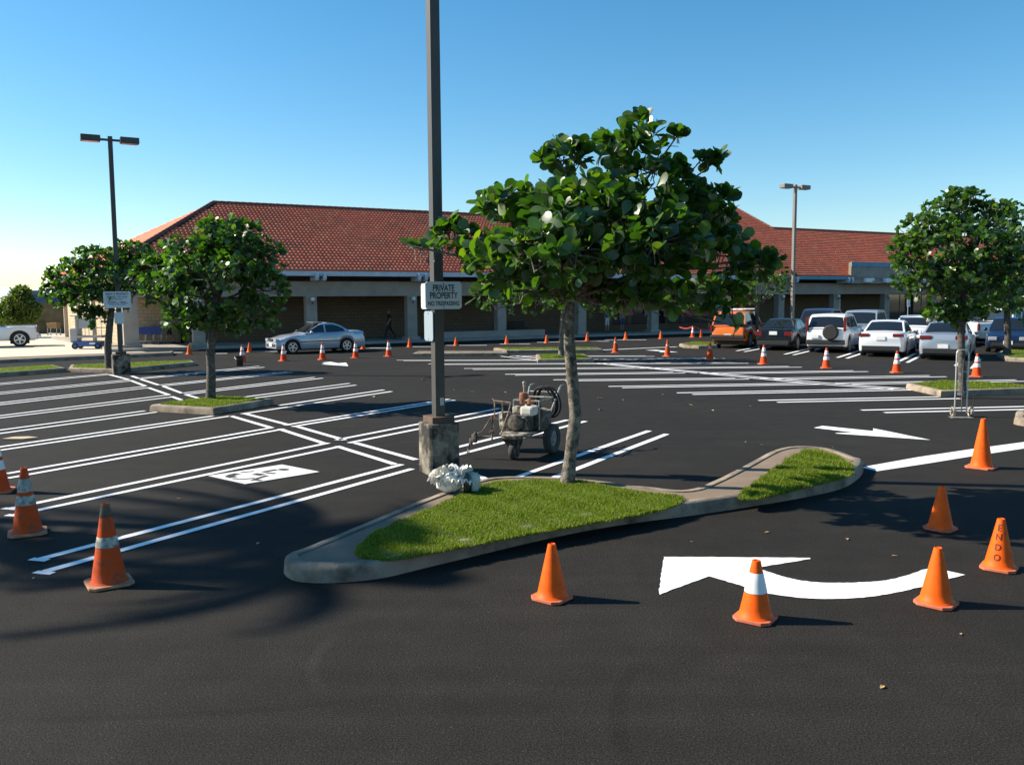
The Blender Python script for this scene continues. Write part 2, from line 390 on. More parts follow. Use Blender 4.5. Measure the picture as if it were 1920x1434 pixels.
def grass_patch(poly, z, n, parent, h=.07, wd=.006, clumpy=True, name='grass'):
    xs = [p[0] for p in poly]; ys = [p[1] for p in poly]
    soil = MB().sheet([(p[0], p[1]) for p in poly], z + .006).build('turf', SOIL, parent, fix=False)
    area = (max(xs) - min(xs)) * (max(ys) - min(ys))
    cx, cy = np.mean(xs), np.mean(ys)
    Q = [((p[0] - cx) * 1.015 + cx, (p[1] - cy) * 1.015 + cy) for p in poly]
    X = rng.uniform(min(xs) - .05, max(xs) + .05, n * 3); Y = rng.uniform(min(ys) - .05, max(ys) + .05, n * 3)
    X += .03 * np.sin(Y * 17); k = inside_mask(Q, X, Y); X, Y = X[k][:n], Y[k][:n]; n = len(X)
    hh = h * rng.uniform(.55, 1.25, n) * (1 + .35 * np.sin(X * 5.1 + 1) * np.sin(Y * 6.3) + .25 * np.sin(X * 13 + Y * 9))
    az = rng.uniform(0, 2 * np.pi, n); lean = rng.uniform(.1, .9, n)
    dx, dy = np.cos(az), np.sin(az); w_ = wd * rng.uniform(.7, 1.4, n)
    b = np.stack([X, Y, np.full(n, z)], 1); side = np.stack([-dy, dx, 0 * dx], 1) * w_[:, None]
    m1 = b + np.stack([dx * lean * hh * .35, dy * lean * hh * .35, hh * .6], 1)
    tip = b + np.stack([dx * lean * hh, dy * lean * hh, hh * (1.05 - .35 * lean)], 1)
    V = np.stack([b - side, b + side, m1 + side * .7, m1 - side * .7, tip], 1).reshape(-1, 3)
    o = (np.arange(n) * 5)[:, None]
    F = np.concatenate([o + np.array([[0, 1, 2]]), o + np.array([[0, 2, 3]]), o + np.array([[3, 2, 4]])], 1).reshape(-1, 3)
    g = link(name, npmesh(name, V, F), GRASS, parent); g['kind'] = 'stuff'
    return g
def island(label, outline, h=.15, kw=.15, top='walk', smooth=False, grass=None, ngrass=6000, gh=.045):
    poly = [Vector((p[0], p[1], 0)) for p in outline]
    if smooth: poly = smooth_poly(poly, 6)
    A = sum(poly[i][0] * poly[(i + 1) % len(poly)][1] - poly[(i + 1) % len(poly)][0] * poly[i][1] for i in range(len(poly)))
    if A < 0: poly = poly[::-1]
    inner = offset_in(poly, kw); n = len(poly)
    base = MB().prism([(p[0], p[1]) for p in offset_in(poly, min(kw, .09))], -.02, h - .014).build('traffic_island', WALK if top == 'walk' else SOIL)
    struct(base, label)
    mb = MB(); vs = []
    rings = [(0, -.02), (.012, h - .045), (.022, h - .02), (.05, h), (kw, h), (kw, h - .06)]
    lay = [([Vector((p[0], p[1])) for p in poly] if d == 0 else offset_in(poly, d), z) for d, z in rings]
    for ring, z in lay: vs += [(p[0], p[1], z + random.uniform(-.0015, .0015)) for p in ring]
    fs = [(r * n + i, r * n + (i + 1) % n, (r + 1) * n + (i + 1) % n, (r + 1) * n + i) for r in range(len(lay) - 1) for i in range(n)]
    mb.add(vs, fs); mb.build('kerb', CONC, base, smooth=True)
    for gp in (grass or []): grass_patch(gp, h - .008, ngrass, base, gh)
    return base, inner
front = [(533, 1068), (543, 1085), (575, 1092), (640, 1092), (720, 1083), (800, 1064), (900, 1040), (1000, 1016), (1100, 995), (1200, 979), (1300, 966), (1400, 951), (1500, 934), (1575, 917), (1610, 897), (1619, 880)]
back = [(1606, 856), (1560, 840), (1500, 835), (1450, 842), (1390, 872), (1335, 899), (1285, 916), (1220, 911), (1100, 897), (1010, 892), (905, 896), (780, 938), (660, 987), (570, 1023)]
out = [P(x, y) for x, y in front] + [P(x, y, .15) for x, y in back]
z_ = .15
gp1 = smooth_poly([P(x, y, z_) for x, y in [(672, 1030), (715, 992), (800, 958), (860, 930), (925, 905), (1000, 901), (1090, 904), (1190, 921), (1276, 933), (1262, 949), (1200, 965), (1100, 983), (960, 1008), (850, 1029), (745, 1048), (690, 1045)]], 3)
gp2 = smooth_poly([P(x, y, z_) for x, y in [(1384, 932), (1415, 908), (1450, 880), (1512, 846), (1560, 853), (1598, 877), (1590, 893), (1510, 914), (1430, 934)]], 3)
main_island, _ = island('long teardrop kerbed island with turf and a concrete walk, in the foreground', out, smooth=True, kw=.13)
grass_patch(gp1, .142, 95000, main_island, .036, .0038); grass_patch(gp2, .142, 22000, main_island, .055, .0042)
def par(a, b, c): A, B, C = P(*a), P(*b), P(*c); return [A, B, C, A + (C - B)]
def shrink(poly, d): return [Vector((p[0], p[1], 0)) for p in offset_in(poly, d)]
def turf_island(label, outline, n, **k):
    A = [Vector((p[0], p[1], 0)) for p in outline]
    return island(label, A, top='soil', grass=[shrink(A, .17)], ngrass=n, **k)[0]
turf_island('small rectangular turf island under the left tree', par((280, 771), (400, 778), (515, 759)), 16000)
turf_island('turf strip with kerb at the left edge', [P(-80, 713), P(126, 697.5), P(100, 691), P(-80, 703)], 6000)
turf_island('turf island behind the left lamp block', [P(128, 697.5), P(225, 700), P(244, 697.5), P(367, 685.5), P(360, 682), P(132, 691)], 9000)
turf_island('small turf island around the middle tree', [P(1008, 681), P(1114, 679.5), P(1096, 670), P(1004, 670.5)], 7000)
turf_island('long turf island behind the middle tree', [P(950, 662), P(1131, 660.5), P(1120, 656.5), P(925, 657.5)], 5000)
island('bare concrete nose of the middle islands', [P(773, 668.5), P(953, 667.3), P(948, 663.5), P(785, 663.5)])
turf_island('turf island under the right tree', [P(1698, 729), P(1763.6, 744), P(1960, 737.5), P(1880, 727), P(1760, 723)], 9000)
turf_island('rounded turf island beside the orange vehicle', [P(1273, 649.5), P(1283, 652.5), P(1310, 653.5), P(1345, 653), P(1345, 647), P(1300, 645.5)], 4000)
turf_island('turf island at the right edge by the dark blue car', [P(1868, 667), P(1886, 677.5), P(2000, 682), P(1990, 661), P(1890, 659)], 6000)
island('rounded concrete kerb tip at the right edge', [P(1903, 790), P(1908, 797), P(1990, 806), P(1990, 783), P(1912, 781)], smooth=True)
# pale concrete apron and median at the far left
ap = MB().sheet([P(*p).to_2d() for p in [(-900, 720), (322, 664), (232, 656), (225, 640), (127, 622), (-600, 612)]], .006).build('concrete_apron', APRON, fix=False)
struct(ap, 'pale concrete drive apron at the left')
A = [P(-300, 694.5), P(324, 667), P(326, 663.5), P(-300, 688)]
island('long low concrete median at the left', A, kw=.14)
# ================================================================== shopping centre (local x along the front, y to the back)
OB = P(771, 636, .15); OB.z = 0
bld = thing('shopping_center', 'long single-storey block-walled shopping centre with red tiled hip roof and arcade', 'building', OB, R(29))
STUCCO = mat('arcade_stucco', (.32, .28, .235), .9, var=.12, scale=2, bump=.4, bscale=40)
FASCIA = mat('fascia_paint', (.50, .56, .62), .7, var=.08, scale=2)
TEAL = mat('teal_fascia', (.10, .27, .36), .6, var=.1, scale=2)
def wall_mat(name, c1):
    m = bpy.data.materials.new(name); m.use_nodes = True; n, l, b = nodes(m)
    tc = n.new('ShaderNodeTexCoord'); br = n.new('ShaderNodeTexBrick')
    sep = n.new('ShaderNodeSeparateXYZ'); cb = n.new('ShaderNodeCombineXYZ'); ad = n.new('ShaderNodeMath'); l.new(tc.outputs['Object'], sep.inputs[0])
    l.new(sep.outputs[0], ad.inputs[0]); l.new(sep.outputs[1], ad.inputs[1]); l.new(ad.outputs[0], cb.inputs[0]); l.new(sep.outputs[2], cb.inputs[1])
    l.new(cb.outputs[0], br.inputs['Vector']); br.inputs['Scale'].default_value = 1
    br.inputs['Brick Width'].default_value = .4; br.inputs['Row Height'].default_value = .2; br.inputs['Mortar Size'].default_value = .012
    br.inputs['Color1'].default_value = (*c1, 1); br.inputs['Color2'].default_value = (*[q * .82 for q in c1], 1); br.inputs['Mortar'].default_value = (*[q * .5 for q in c1], 1)
    t = n.new('ShaderNodeTexNoise'); t.inputs['Scale'].default_value = 30; l.new(tc.outputs['Object'], t.inputs['Vector'])
    mx = n.new('ShaderNodeMix'); mx.data_type = 'RGBA'; mx.blend_type = 'OVERLAY'; mx.inputs[0].default_value = .3; l.new(br.outputs['Color'], mx.inputs[6]); l.new(t.outputs['Fac'], mx.inputs[7])
    l.new(mx.outputs[2], b.inputs['Base Color']); b.inputs['Roughness'].default_value = .95
    bp = n.new('ShaderNodeBump'); bp.inputs['Strength'].default_value = .8; bp.inputs['Distance'].default_value = .02; l.new(t.outputs['Fac'], bp.inputs['Height']); l.new(bp.outputs[0], b.inputs['Normal'])
    return m
WALLM = wall_mat('shaded_split_block', (.15, .105, .065)); WALLC = wall_mat('sunlit_split_block', (.56, .43, .28))  # same block twice: front darkened for shade, end wall lightened for sun
def tile_mat():
    m = bpy.data.materials.new('clay_tile'); m.use_nodes = True; n, l, b = nodes(m)
    tc = n.new('ShaderNodeTexCoord'); g = n.new('ShaderNodeAttribute'); g.attribute_name = 'tile'
    cr = n.new('ShaderNodeValToRGB'); el = cr.color_ramp.elements
    cols = [(.62, .13, .06), (.70, .175, .085), (.52, .11, .055), (.76, .215, .105), (.66, .14, .07), (.70, .12, .065)]
    for i, c in enumerate(cols):
        e = el[i] if i < 2 else el.new(i / 5)
        e.position = i / 5; e.color = (*c, 1)
    l.new(g.outputs['Fac'], cr.inputs[0])
    t = n.new('ShaderNodeTexNoise'); t.inputs['Scale'].default_value = .35; t.inputs['Detail'].default_value = 8; t.inputs['Roughness'].default_value = .7; l.new(tc.outputs['Object'], t.inputs['Vector'])
    mr = n.new('ShaderNodeMapRange'); mr.inputs[1].default_value = .5; mr.inputs[2].default_value = .72; mr.inputs[4].default_value = .5; l.new(t.outputs['Fac'], mr.inputs[0])
    mx = n.new('ShaderNodeMix'); mx.data_type = 'RGBA'; l.new(mr.outputs[0], mx.inputs[0]); l.new(cr.outputs[0], mx.inputs[6]); mx.inputs[7].default_value = (.10, .085, .055, 1)
    l.new(mx.outputs[2], b.inputs['Base Color']); b.inputs['Roughness'].default_value = .85
    return m
TILE = tile_mat()
UC, UR, WE, ZE, DR, SL = -16.5, 76.0, -1.2, 4.08, 8.0, .477
ZR = ZE + SL * (DR - WE)
UBK, WBK = -18.85, 19.5                        # far left corner of the eaves: the end is slightly skewed
UA = -9.59                                     # left end of the main ridge
def tiles(name, o, eu, es, nrm, L, S, lo, hi, parent, pitch=.235, course=.39):
    """barrel tiles in stepped courses; o origin at the eave, eu along eave, es up the slope; lo/hi(s) give the run at slope distance s"""
    eu, es, nrm, o = (np.array(q, float) for q in (eu, es, nrm, o)); V = []; F = []; T = []; base = 0
    k = 4; nc = int(math.ceil(S / course))
    for c in range(nc):
        s0, s1 = c * course, min((c + 1) * course + .06, S)
        a, b_ = lo((s0 + s1) / 2), hi((s0 + s1) / 2)
        i0, i1 = int(math.ceil(a / pitch)), int(b_ / pitch)
        if i1 <= i0: continue
        u = np.arange((i1 - i0) * k + 1) / k * pitch + i0 * pitch + (.5 * pitch if c % 2 else 0) * 0
        ph = np.abs(np.sin(np.pi * u / pitch)); hgt = .055 * ph
        jit = rng.uniform(-.006, .006, len(u))
        rows = [(s0, 0 * u - .01), (s0 + .005, hgt * 1.0 + .048 + jit), (s1, hgt * .8 + .006)]
        for s_, h_ in rows: V.append(o + u[:, None] * eu + s_ * es + h_[:, None] * nrm)
        m = len(u); i = np.arange(m - 1)
        for r in (0, 1):
            q = base + r * m
            F.append(np.stack([q + i, q + i + 1, q + m + i + 1, q + m + i], 1))
            tid = rng.random((i1 - i0) + 1); T.append(tid[i // k] if r == 1 else np.full(m - 1, .45))
        base += 3 * m
    F = np.concatenate(F); me = npmesh(name, np.concatenate(V), F)
    at = me.attributes.new('tile', 'FLOAT', 'FACE'); at.data.foreach_set('value', np.concatenate(T).astype(np.float32))
    ob = link(name, me, TILE, parent); ob['kind'] = 'stuff'; return ob
# roof slab under the tiles
cs = math.sqrt(1 + SL * SL); es = (0, 1 / cs, SL / cs); nr = (0, -SL / cs, 1 / cs)
Sm = (DR - WE) * cs
D2 = 12.5; Z2 = ZE + SL * (D2 - WE); UG0, UG1 = 21.0, 37.45
roof = MB()
zl = -.06
roof.add([(UC, WE, ZE + zl), (UR, WE, ZE + zl), (UR, DR, ZR + zl), (UA, DR, ZR + zl), (UBK, WBK, ZE + zl), (UR, WBK, ZE + zl)], [(0, 1, 2, 3), (0, 3, 4), (3, 2, 5, 4), (0, 4, 5, 1), (1, 5, 2)])
roof.add([(UG0, DR - .3, ZR - .4), (UG1, DR - .3, ZR - .4), (UG1, D2, Z2 + zl), (UG0, D2, Z2 + zl), (UG0, 2 * D2 - DR, ZR - .4), (UG1, 2 * D2 - DR, ZR - .4)], [(0, 1, 2, 3), (3, 2, 5, 4), (0, 3, 4), (1, 5, 2), (0, 4, 5, 1)])
roof = roof.build('roof', mat('roof_felt', (.16, .06, .04), .9), bld)
hipf = lambda s: (UA - UC) * (s / Sm)
tiles('roof_tiles', (UC, WE, ZE), (1, 0, 0), es, nr, UR - UC, Sm, lambda s: max(0, hipf(s) + .12), lambda s: UR - UC, roof)
tiles('roof_tiles', (UG0, DR, ZR), (1, 0, 0), es, nr, UG1 - UG0, (D2 - DR) * cs, lambda s: 0, lambda s: UG1 - UG0, roof)
# left hip end
A3, F3, C3 = Vector((UA, DR, ZR)), Vector((UC, WE, ZE)), Vector((UBK, WBK, ZE)); eu3 = (F3 - C3).normalized(); LH = (F3 - C3).length
ta = (A3 - C3).dot(eu3); es3 = (A3 - C3) - eu3 * ta; S2 = es3.length; es3.normalize(); nr3 = eu3.cross(es3); nr3 = nr3 if nr3.z > 0 else -nr3
tiles('roof_tiles', tuple(C3), tuple(eu3), tuple(es3), tuple(nr3), LH, S2, lambda s: ta * s / S2 + .05, lambda s: LH - (LH - ta) * s / S2 - .1, roof)
RID = mat('ridge_tile', (.16, .06, .045), .85, var=.3, scale=6)
def ridge(a, b, r=.13):
    a, b = Vector(a), Vector(b); n = int((b - a).length / .42); mb = MB()
    for i in range(n):
        p = a + (b - a) * (i / n); q = a + (b - a) * ((i + 1.08) / n); mb.tube([p, q], [r * 1.08, r * .92], 8)
    mb.build('ridge_tiles', RID, roof)['kind'] = 'stuff'
ridge((UA, DR, ZR + .04), (UG0, DR, ZR + .04)); ridge((UG1, DR, ZR + .04), (UR, DR, ZR + .04)); ridge((UC, WE, ZE + .06), (UA, DR, ZR + .05), .12)
ridge((UG0, D2, Z2 + .04), (UG1, D2, Z2 + .04)); ridge((UG1, DR, ZR + .06), (UG1, D2, Z2 + .05), .1); ridge((UG0, DR, ZR + .06), (UG0, D2, Z2 + .05), .1)
# fascia, soffit, beam, columns
MB().box(((UC + 28) / 2, WE - .02, 3.945), (28 - UC, .06, .25)).build('fascia', FASCIA, bld)
MB().box(((UR + 28.01) / 2, WE - .02, 3.945), (UR - 28.01, .06, .25)).build('fascia', TEAL, bld)
MB().prism([(UC + .05, WE), (UC - .02, WE), (UBK - .02, WBK), (UBK + .05, WBK)], 3.82, 4.07).build('fascia', FASCIA, bld)
MB().prism([(UC + .3, WE + .3), (UBK + .3, WBK - .3), (-12.0, WBK - .3), (-12.0, WE + .3)], 3.78, 3.81).build('soffit', mat('soffit_wood', (.16, .12, .09), .9), bld)
MB().box(((UC + UR) / 2 + .3, 1.0, 3.84), (UR - UC - .8, 4.2, .05)).build('soffit', mat('soffit_wood', (.16, .12, .09), .9), bld)
UCOL = -15.35
MB().box(((UCOL - .3 + UR) / 2, 0, 3.13), (UR - UCOL + .3, .5, .84)).build('beam', STUCCO, bld, bevel=.02)
MB().box(((28 + UR) / 2, -.30, 3.52), (UR - 28, .08, .07)).build('beam_ledge', STUCCO, bld)
MB().box((UCOL, 2.4, 3.13), (.5, 4.3, .84)).build('beam', STUCCO, bld, bevel=.02)
GLOBE = mat('globe_glass', (.75, .75, .72), .25)
def column(u, wv, globe=True, wd=.62):
    c = MB().box((u, wv, 1.43), (wd, .5, 2.56), bev=.015).build('column', STUCCO, bld)
    MB().box((u, wv, .23), (wd + .25, .72, .18), bev=.02).build('column_base', STUCCO, c)
    if globe:
        MB().ball((u + .02, wv - .42, 2.55), .13, 14, 10).build('globe_lamp', GLOBE, c, smooth='full')
        MB().tube([(u + .02, wv - .25, 2.3), (u + .02, wv - .42, 2.34), (u + .02, wv - .42, 2.44)], .03, 6).build('lamp_bracket', DARKMETAL, c)
column(UCOL, 0, False, .72)
for i in range(-2, 12): column(i * 6.03, 0)
PIL = mat('pilaster_stucco', (.42, .36, .27), .9, var=.1, scale=2)
for wv in (6.3, 10.0, 14.2, 18.2): MB().box((-15.6 - (wv - 4.6) * .1475, wv, 1.95), (.34, .5, 3.6), bev=.015).build('pilaster', PIL, bld)
MB().prism([(-15.6, 4.6), (-17.65, 18.5), (-12.3, 18.5), (-12.3, 4.6)], .15, 3.77).build('end_wall', WALLC, bld)
for k in range(-3, 12):                                        # paired rafter tails under the fascia
    for d in (-.21, .21):
        u = k * 6.03 + .25 + d if k > -3 else UCOL + .3 + d
        if 37.5 < u < 56: continue
        mb = MB(); pr = [(-1.42, 3.98), (-1.42, 3.70), (-1.33, 3.56), (-.2, 3.56), (-.2, 3.8), (-1.235, 3.8), (-1.235, 3.98)]
        vs = [(u - .09, y, z) for y, z in pr] + [(u + .09, y, z) for y, z in pr]; n = len(pr)
        mb.add(vs, [tuple(range(n)), tuple(range(2 * n - 1, n - 1, -1))] + [(i, (i + 1) % n, n + (i + 1) % n, n + i) for i in range(n)])
        mb.build('rafter_tail', FASCIA, bld, bevel=.02)
# walls behind the arcade
WW = 3.2; UW = -12.2
shell = MB(); O1, O2 = 17.0, 28.5
def wbox(x0, x1, y0, y1, z0, z1): shell.box(((x0 + x1) / 2, (y0 + y1) / 2, (z0 + z1) / 2), (x1 - x0, y1 - y0, z1 - z0))
wbox(UW, O1, WW, WW + .3, .15, 3.8); wbox(O2, 47, WW, WW + .3, .15, 3.8); wbox(O1, O2, WW, WW + .3, 3.1, 3.8); wbox(O1, O2, WW, WW + .3, .15, .6)
wbox(47, 56, WW, WW + .3, 3.1, 3.8); wbox(56, UR, WW, WW + .3, .15, 3.8)
wbox(UW, UW + .3, WW + .3, 4.58, .15, 3.76); wbox(UW + .3, UR, 15.7, 16, .15, 3.8); wbox(UR - .3, UR, WW + .3, 15.7, .15, 3.8)
shell.build('wall', WALLM, bld)
MB().box(((UW + UR) / 2, 9.6, .12), (UR - UW - .7, 12.1, .1)).build('floor', mat('shop_floor', (.3, .28, .25), .6), bld)
SHOPGLASS = mat('shop_glass', (.02, .025, .03), .05, spec=.9)
FRAME = mat('shop_frame', (.10, .09, .08), .5)
def storefront(a, b, z0, n):
    w_ = (b - a) / n
    for i in range(n):
        p = MB().box((a + (i + .5) * w_, WW + .12, (z0 + 3.1) / 2), (w_ - .08, .02, 3.1 - z0 - .06)).build('window_pane', SHOPGLASS, bld)
        MB().box((a + (i + 1) * w_ - .02, WW + .12, (z0 + 3.1) / 2), (.06, .07, 3.1 - z0)).build('mullion', FRAME, p)
storefront(O1, O2, .6, 7); storefront(47, 56, .15, 6)
for i, (u, z, sx, sz, c) in enumerate([(18.2, 1.7, 1.1, .9, (.45, .10, .16)), (20.3, 1.9, .9, 1.2, (.16, .3, .5)), (22.2, 1.4, 1.2, .6, (.5, .12, .25)), (24.6, 1.3, 2.6, .35, (.55, .1, .2)), (26.8, 2.2, 1.0, .9, (.5, .5, .48))]):
    MB().box((u, WW - .02, z), (sx, .01, sz)).build('window_poster', mat('poster_%d' % i, c, .6, var=.5, scale=3), bld)
MB().box((40.5, WW - .03, 1.9), (.3, .02, .9)).build('wall_notice', WHITE, bld)
# raised entrance portal at the right
portal = MB().box((46.4, -1.15, 4.36), (19.6, .2, 1.66)).build('portal', STUCCO, bld)
MB().box((46.4, -1.29, 5.03), (19.8, .07, .36)).build('portal_fascia', TEAL, portal)
MB().box((36.57, -1.13, 4.6), (.06, .26, 1.1)).build('portal_flashing', mat('tan_flashing', (.22, .16, .1), .8), portal)
for k in range(7):                                             # pale blocks and balls standing in for sunlit patches on the portal
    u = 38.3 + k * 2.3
    f = MB().box((u, -1.42, 3.78), (.75, .3, .34), bev=.05).build('sun_patch', WHITE, portal)
    MB().ball((u + .55, -1.42, 3.82), .17, 10, 8).build('lens_or_sun_patch', GLOBE, f, smooth='full')  # ball stands in for a round sunlit patch, no lamp here
# sidewalk in front
sw = MB().box(((UCOL - 1.2 + UR) / 2, 1.0, .065), (UR - UCOL + 1.2, 4.2, .17)).build('sidewalk', mat('sidewalk_concrete', (.30, .27, .23), .9, var=.12, scale=1.2))
sw.location = OB; sw.rotation_euler = (0, 0, R(29)); struct(sw, 'raised sidewalk under the arcade')
def BW(u, wv, z=0.0): return OB + Matrix.Rotation(R(29), 3, 'Z') @ Vector((u, wv, z))
sw2 = MB().prism([(-16.5, 3.11), (-18.6, 18.5), (-14, 18.5), (-13, 3.11)], -.02, .149).build('sidewalk', MATS['sidewalk_concrete']); sw2.location = OB; sw2.rotation_euler = (0, 0, R(29)); struct(sw2, 'sidewalk along the sunlit end of the building')
# ================================================================== trees
def leaf_template(wd=.62, fold=.12, curl=.12):
    out = [(0, .03), (.18, .13), (.42, .27), (.65, .335), (.84, .28), (.96, .13)]
    V = [(0, 0, 0)]; mid = []
    L = []
    for t, w_ in out:
        z = -curl * t * t
        L.append((t, w_ * wd / .62, z))
    V = []
    for t, w_, z in L: V += [(t, -w_, z + fold * w_), (t, 0, z), (t, w_, z + fold * w_)]
    V.append((1.0, 0, -curl)); F = []
    for i in range(len(L) - 1):
        a = i * 3; F += [(a, a + 3, a + 4, a + 1), (a + 1, a + 4, a + 5, a + 2)]
    a = (len(L) - 1) * 3; tip = len(V) - 1
    F += [(a, tip, a + 1, a + 1), (a + 1, tip, a + 2, a + 2)]
    return np.array(V, float), F
LV, LF = leaf_template()
LTRI = np.array([t for f in LF for t in ([(f[0], f[1], f[2])] if f[2] == f[3] else [(f[0], f[1], f[2]), (f[0], f[2], f[3])])], int)
def leaf_mesh():
    me = npmesh('leaf', LV, LTRI); me.polygons.foreach_set('use_smooth', [True] * len(me.polygons)); me.materials.append(LEAF); return me
LEAFME = leaf_mesh()
def leaf_frames(lobes, n, size, per=6, shell=.5):
    """rosettes of leaves on the twig ends through the crown volume -> base, X dir, Y dir, Z dir, size; also twig starts/ends"""
    wts = np.array([(l[3] * l[4] * l[5]) ** (2 / 3) for l in lobes]); wts /= wts.sum()
    B = []; TW = []
    ncl = n // per
    ctr = np.mean([l[:3] for l in lobes], axis=0)
    for c in range(ncl):
        l = lobes[rng.choice(len(lobes), p=wts)]
        d = rng.normal(size=3); d /= np.linalg.norm(d)
        if d[2] < -.35 and rng.random() < .55: d[2] *= -1
        rr = (shell + (1 - shell) * rng.random() ** .6)
        p = np.array(l[:3]) + d * rr * np.array(l[3:6])
        out_ = d / np.array(l[3:6]); out_ /= np.linalg.norm(out_)
        tdir = out_ * .8 + np.array([0, 0, .75]) + rng.normal(size=3) * .35; tdir /= np.linalg.norm(tdir)
        TW.append((p - tdir * size * rng.uniform(.5, 1.3), p))
        a0 = rng.uniform(0, 6.28); o1 = np.cross(tdir, [0.31, .72, .2]); o1 /= np.linalg.norm(o1); o2 = np.cross(tdir, o1)
        for k in range(per):
            a = a0 + k * 2.4 + rng.normal() * .25
            rad = o1 * math.cos(a) + o2 * math.sin(a)
            el = rng.uniform(.15, 1.7)
            x = rad + tdir * el + rng.normal(size=3) * .12; x /= np.linalg.norm(x)
            z = tdir - x * np.dot(tdir, x) + rng.normal(size=3) * .45; z -= x * np.dot(z, x); z /= np.linalg.norm(z)
            y = np.cross(z, x); s = size * rng.uniform(.55, 1.2)
            B.append((p - tdir * size * .35 * rng.random(), x * s, y * s, z * s))
    return B, TW
def tree(label, base, trunk, lobes, nleaf, size, nparts, group, bark, limbs=9, per=6, shell=.5, cat='tree'):
    root = thing('clusia_tree', label, cat, base, 0, group)
    base = Vector(base); o = np.array(base)
    tp = [Vector(p) - base for p, r in trunk]; tr = [r for p, r in trunk]
    # refine the trunk with small swellings
    pts = []; rs = []
    for i in range(len(tp) - 1):
        for q in range(4):
            t = q / 4; pts.append(tp[i].lerp(tp[i + 1], t)); rs.append((tr[i] * (1 - t) + tr[i + 1] * t) * (1 + random.uniform(-.06, .06)))
    pts.append(tp[-1]); rs.append(tr[-1]); pts[0] = pts[0] - Vector((0, 0, .05)); rs[0] *= 1.25
    MB().tube(pts, rs, 12).build('trunk', bark, root, smooth=True)
    loc = [(l[0] - o[0], l[1] - o[1], l[2] - o[2], *l[3:6]) for l in lobes]
    B, TW = leaf_frames(loc, nleaf, size, per, shell)
    mb = MB(); top = tp[-1]; ends = []
    for l in loc:
        e = Vector(l[:3]); m = top.lerp(e, .5) + Vector((random.uniform(-.1, .1), random.uniform(-.1, .1), random.uniform(-.05, .12)))
        mb.tube([top - Vector((0, 0, .1)), m, e], [tr[-1] * .55, tr[-1] * .36, tr[-1] * .16], 6); ends += [m, e, m.lerp(e, .5)]
    E = np.array([tuple(e) for e in ends])
    for k, (a, b_) in enumerate(TW):
        if k % 3 == 0:
            j = int(np.argmin(((E - a) ** 2).sum(1)))
            if ((E[j] - a) ** 2).sum() > .5: continue
            mb.tube([ends[j], Vector(a), Vector(b_)], [.012, .009, .005], 4, cap=False)
        else: mb.tube([Vector(a), Vector(b_)], [.009, .005], 3, cap=False)
    mb.build('branches', bark, root)['kind'] = 'stuff'
    # nearest (largest) leaves as objects of their own
    cam_o = -o + np.array([0, 0, CAMH])
    ds = np.array([np.linalg.norm(b[0] - cam_o) for b in B]); order = np.argsort(ds)
    for i in order[:nparts]:
        b, x, y, z = B[i]; ob = bpy.data.objects.new('leaf', LEAFME); COL.objects.link(ob); ob.parent = root
        M = Matrix(((x[0], y[0], z[0], b[0]), (x[1], y[1], z[1], b[1]), (x[2], y[2], z[2], b[2]), (0, 0, 0, 1))); ob.matrix_local = M
    rest = order[nparts:]
    if len(rest):
        b = np.array([B[i][0] for i in rest]); x = np.array([B[i][1] for i in rest]); y = np.array([B[i][2] for i in rest]); z = np.array([B[i][3] for i in rest])
        V = b[:, None, :] + LV[None, :, 0:1] * x[:, None, :] + LV[None, :, 1:2] * y[:, None, :] + LV[None, :, 2:3] * z[:, None, :]
        F = (np.arange(len(rest)) * len(LV))[:, None, None] + LTRI[None]
        me = npmesh('crown', V.reshape(-1, 3), F.reshape(-1, 3)); me.polygons.foreach_set('use_smooth', [True] * len(me.polygons))
        cr = link('crown', me, LEAF, root); cr['kind'] = 'stuff'
    return root
def bark_mat(name, c, d):
    return mat(name, c, .9, var=.35, scale=14, bump=1.0, bscale=45, dirt=d, dscale=11, damt=.5)
BARK = bark_mat('mottled_bark', (.24, .20, .155), (.04, .033, .026)); BARKD = bark_mat('dark_bark', (.13, .11, .09), (.045, .038, .032))
def px_lobes(L, Y, depth=.8):
    s = Y / FPX; out = []
    for l in L:
        x, y, rx, ry = l[:4]; dz = l[4] if len(l) > 4 else 0
        p = PD(x, y, Y + dz); out.append((p.x, p.y, p.z, rx * s, max(rx, ry) * s * depth, ry * s))
    return out
GT = 'broad-leaved trees planted in the car park islands'
b = P(1064, 905, .15); Y = b.y
tk = [(PD(x, y, Y), r) for x, y, r in [(1064, 906, .092), (1069, 860, .082), (1079, 780, .078), (1073, 710, .076), (1068, 650, .072), (1066, 590, .066), (1072, 545, .055)]]
lob = px_lobes([(1190, 275, 69, 37), (1200, 225, 14, 9), (1060, 300, 54, 32), (1225, 345, 89, 47), (965, 390, 69, 42), (1100, 400, 124, 62, -0.3), (1290, 415, 88, 56, 0.2), (1340, 375, 29, 27), (860, 445, 44, 29), (790, 464, 34, 12), (765, 460, 10, 9), (1345, 300, 20, 10), (985, 480, 114, 47, -0.4), (1170, 490, 134, 62, -0.3), (1345, 480, 64, 52, 0.3), (1430, 500, 29, 29, 0.2), (1470, 482, 10, 9, 0.2), (918, 548, 32, 23, -0.2), (1040, 545, 94, 25, 0.2), (1320, 555, 69, 32, 0.4), (1215, 560, 74, 23, -0.2), (1315, 300, 24, 9), (1270, 255, 12, 9), (930, 525, 29, 21, -0.7), (1060, 470, 104, 57, -1.0), (1230, 455, 94, 57, -0.9), (1330, 590, 14, 9, 0.2), (1375, 610, 10, 9, 0.4)], Y, .95)
tree('large glossy-leaved tree with mottled trunk on the foreground turf island', b, tk, lob, 5000, .185, 300, GT, BARK, shell=.45)
b = P(395, 748, .15); Y = b.y
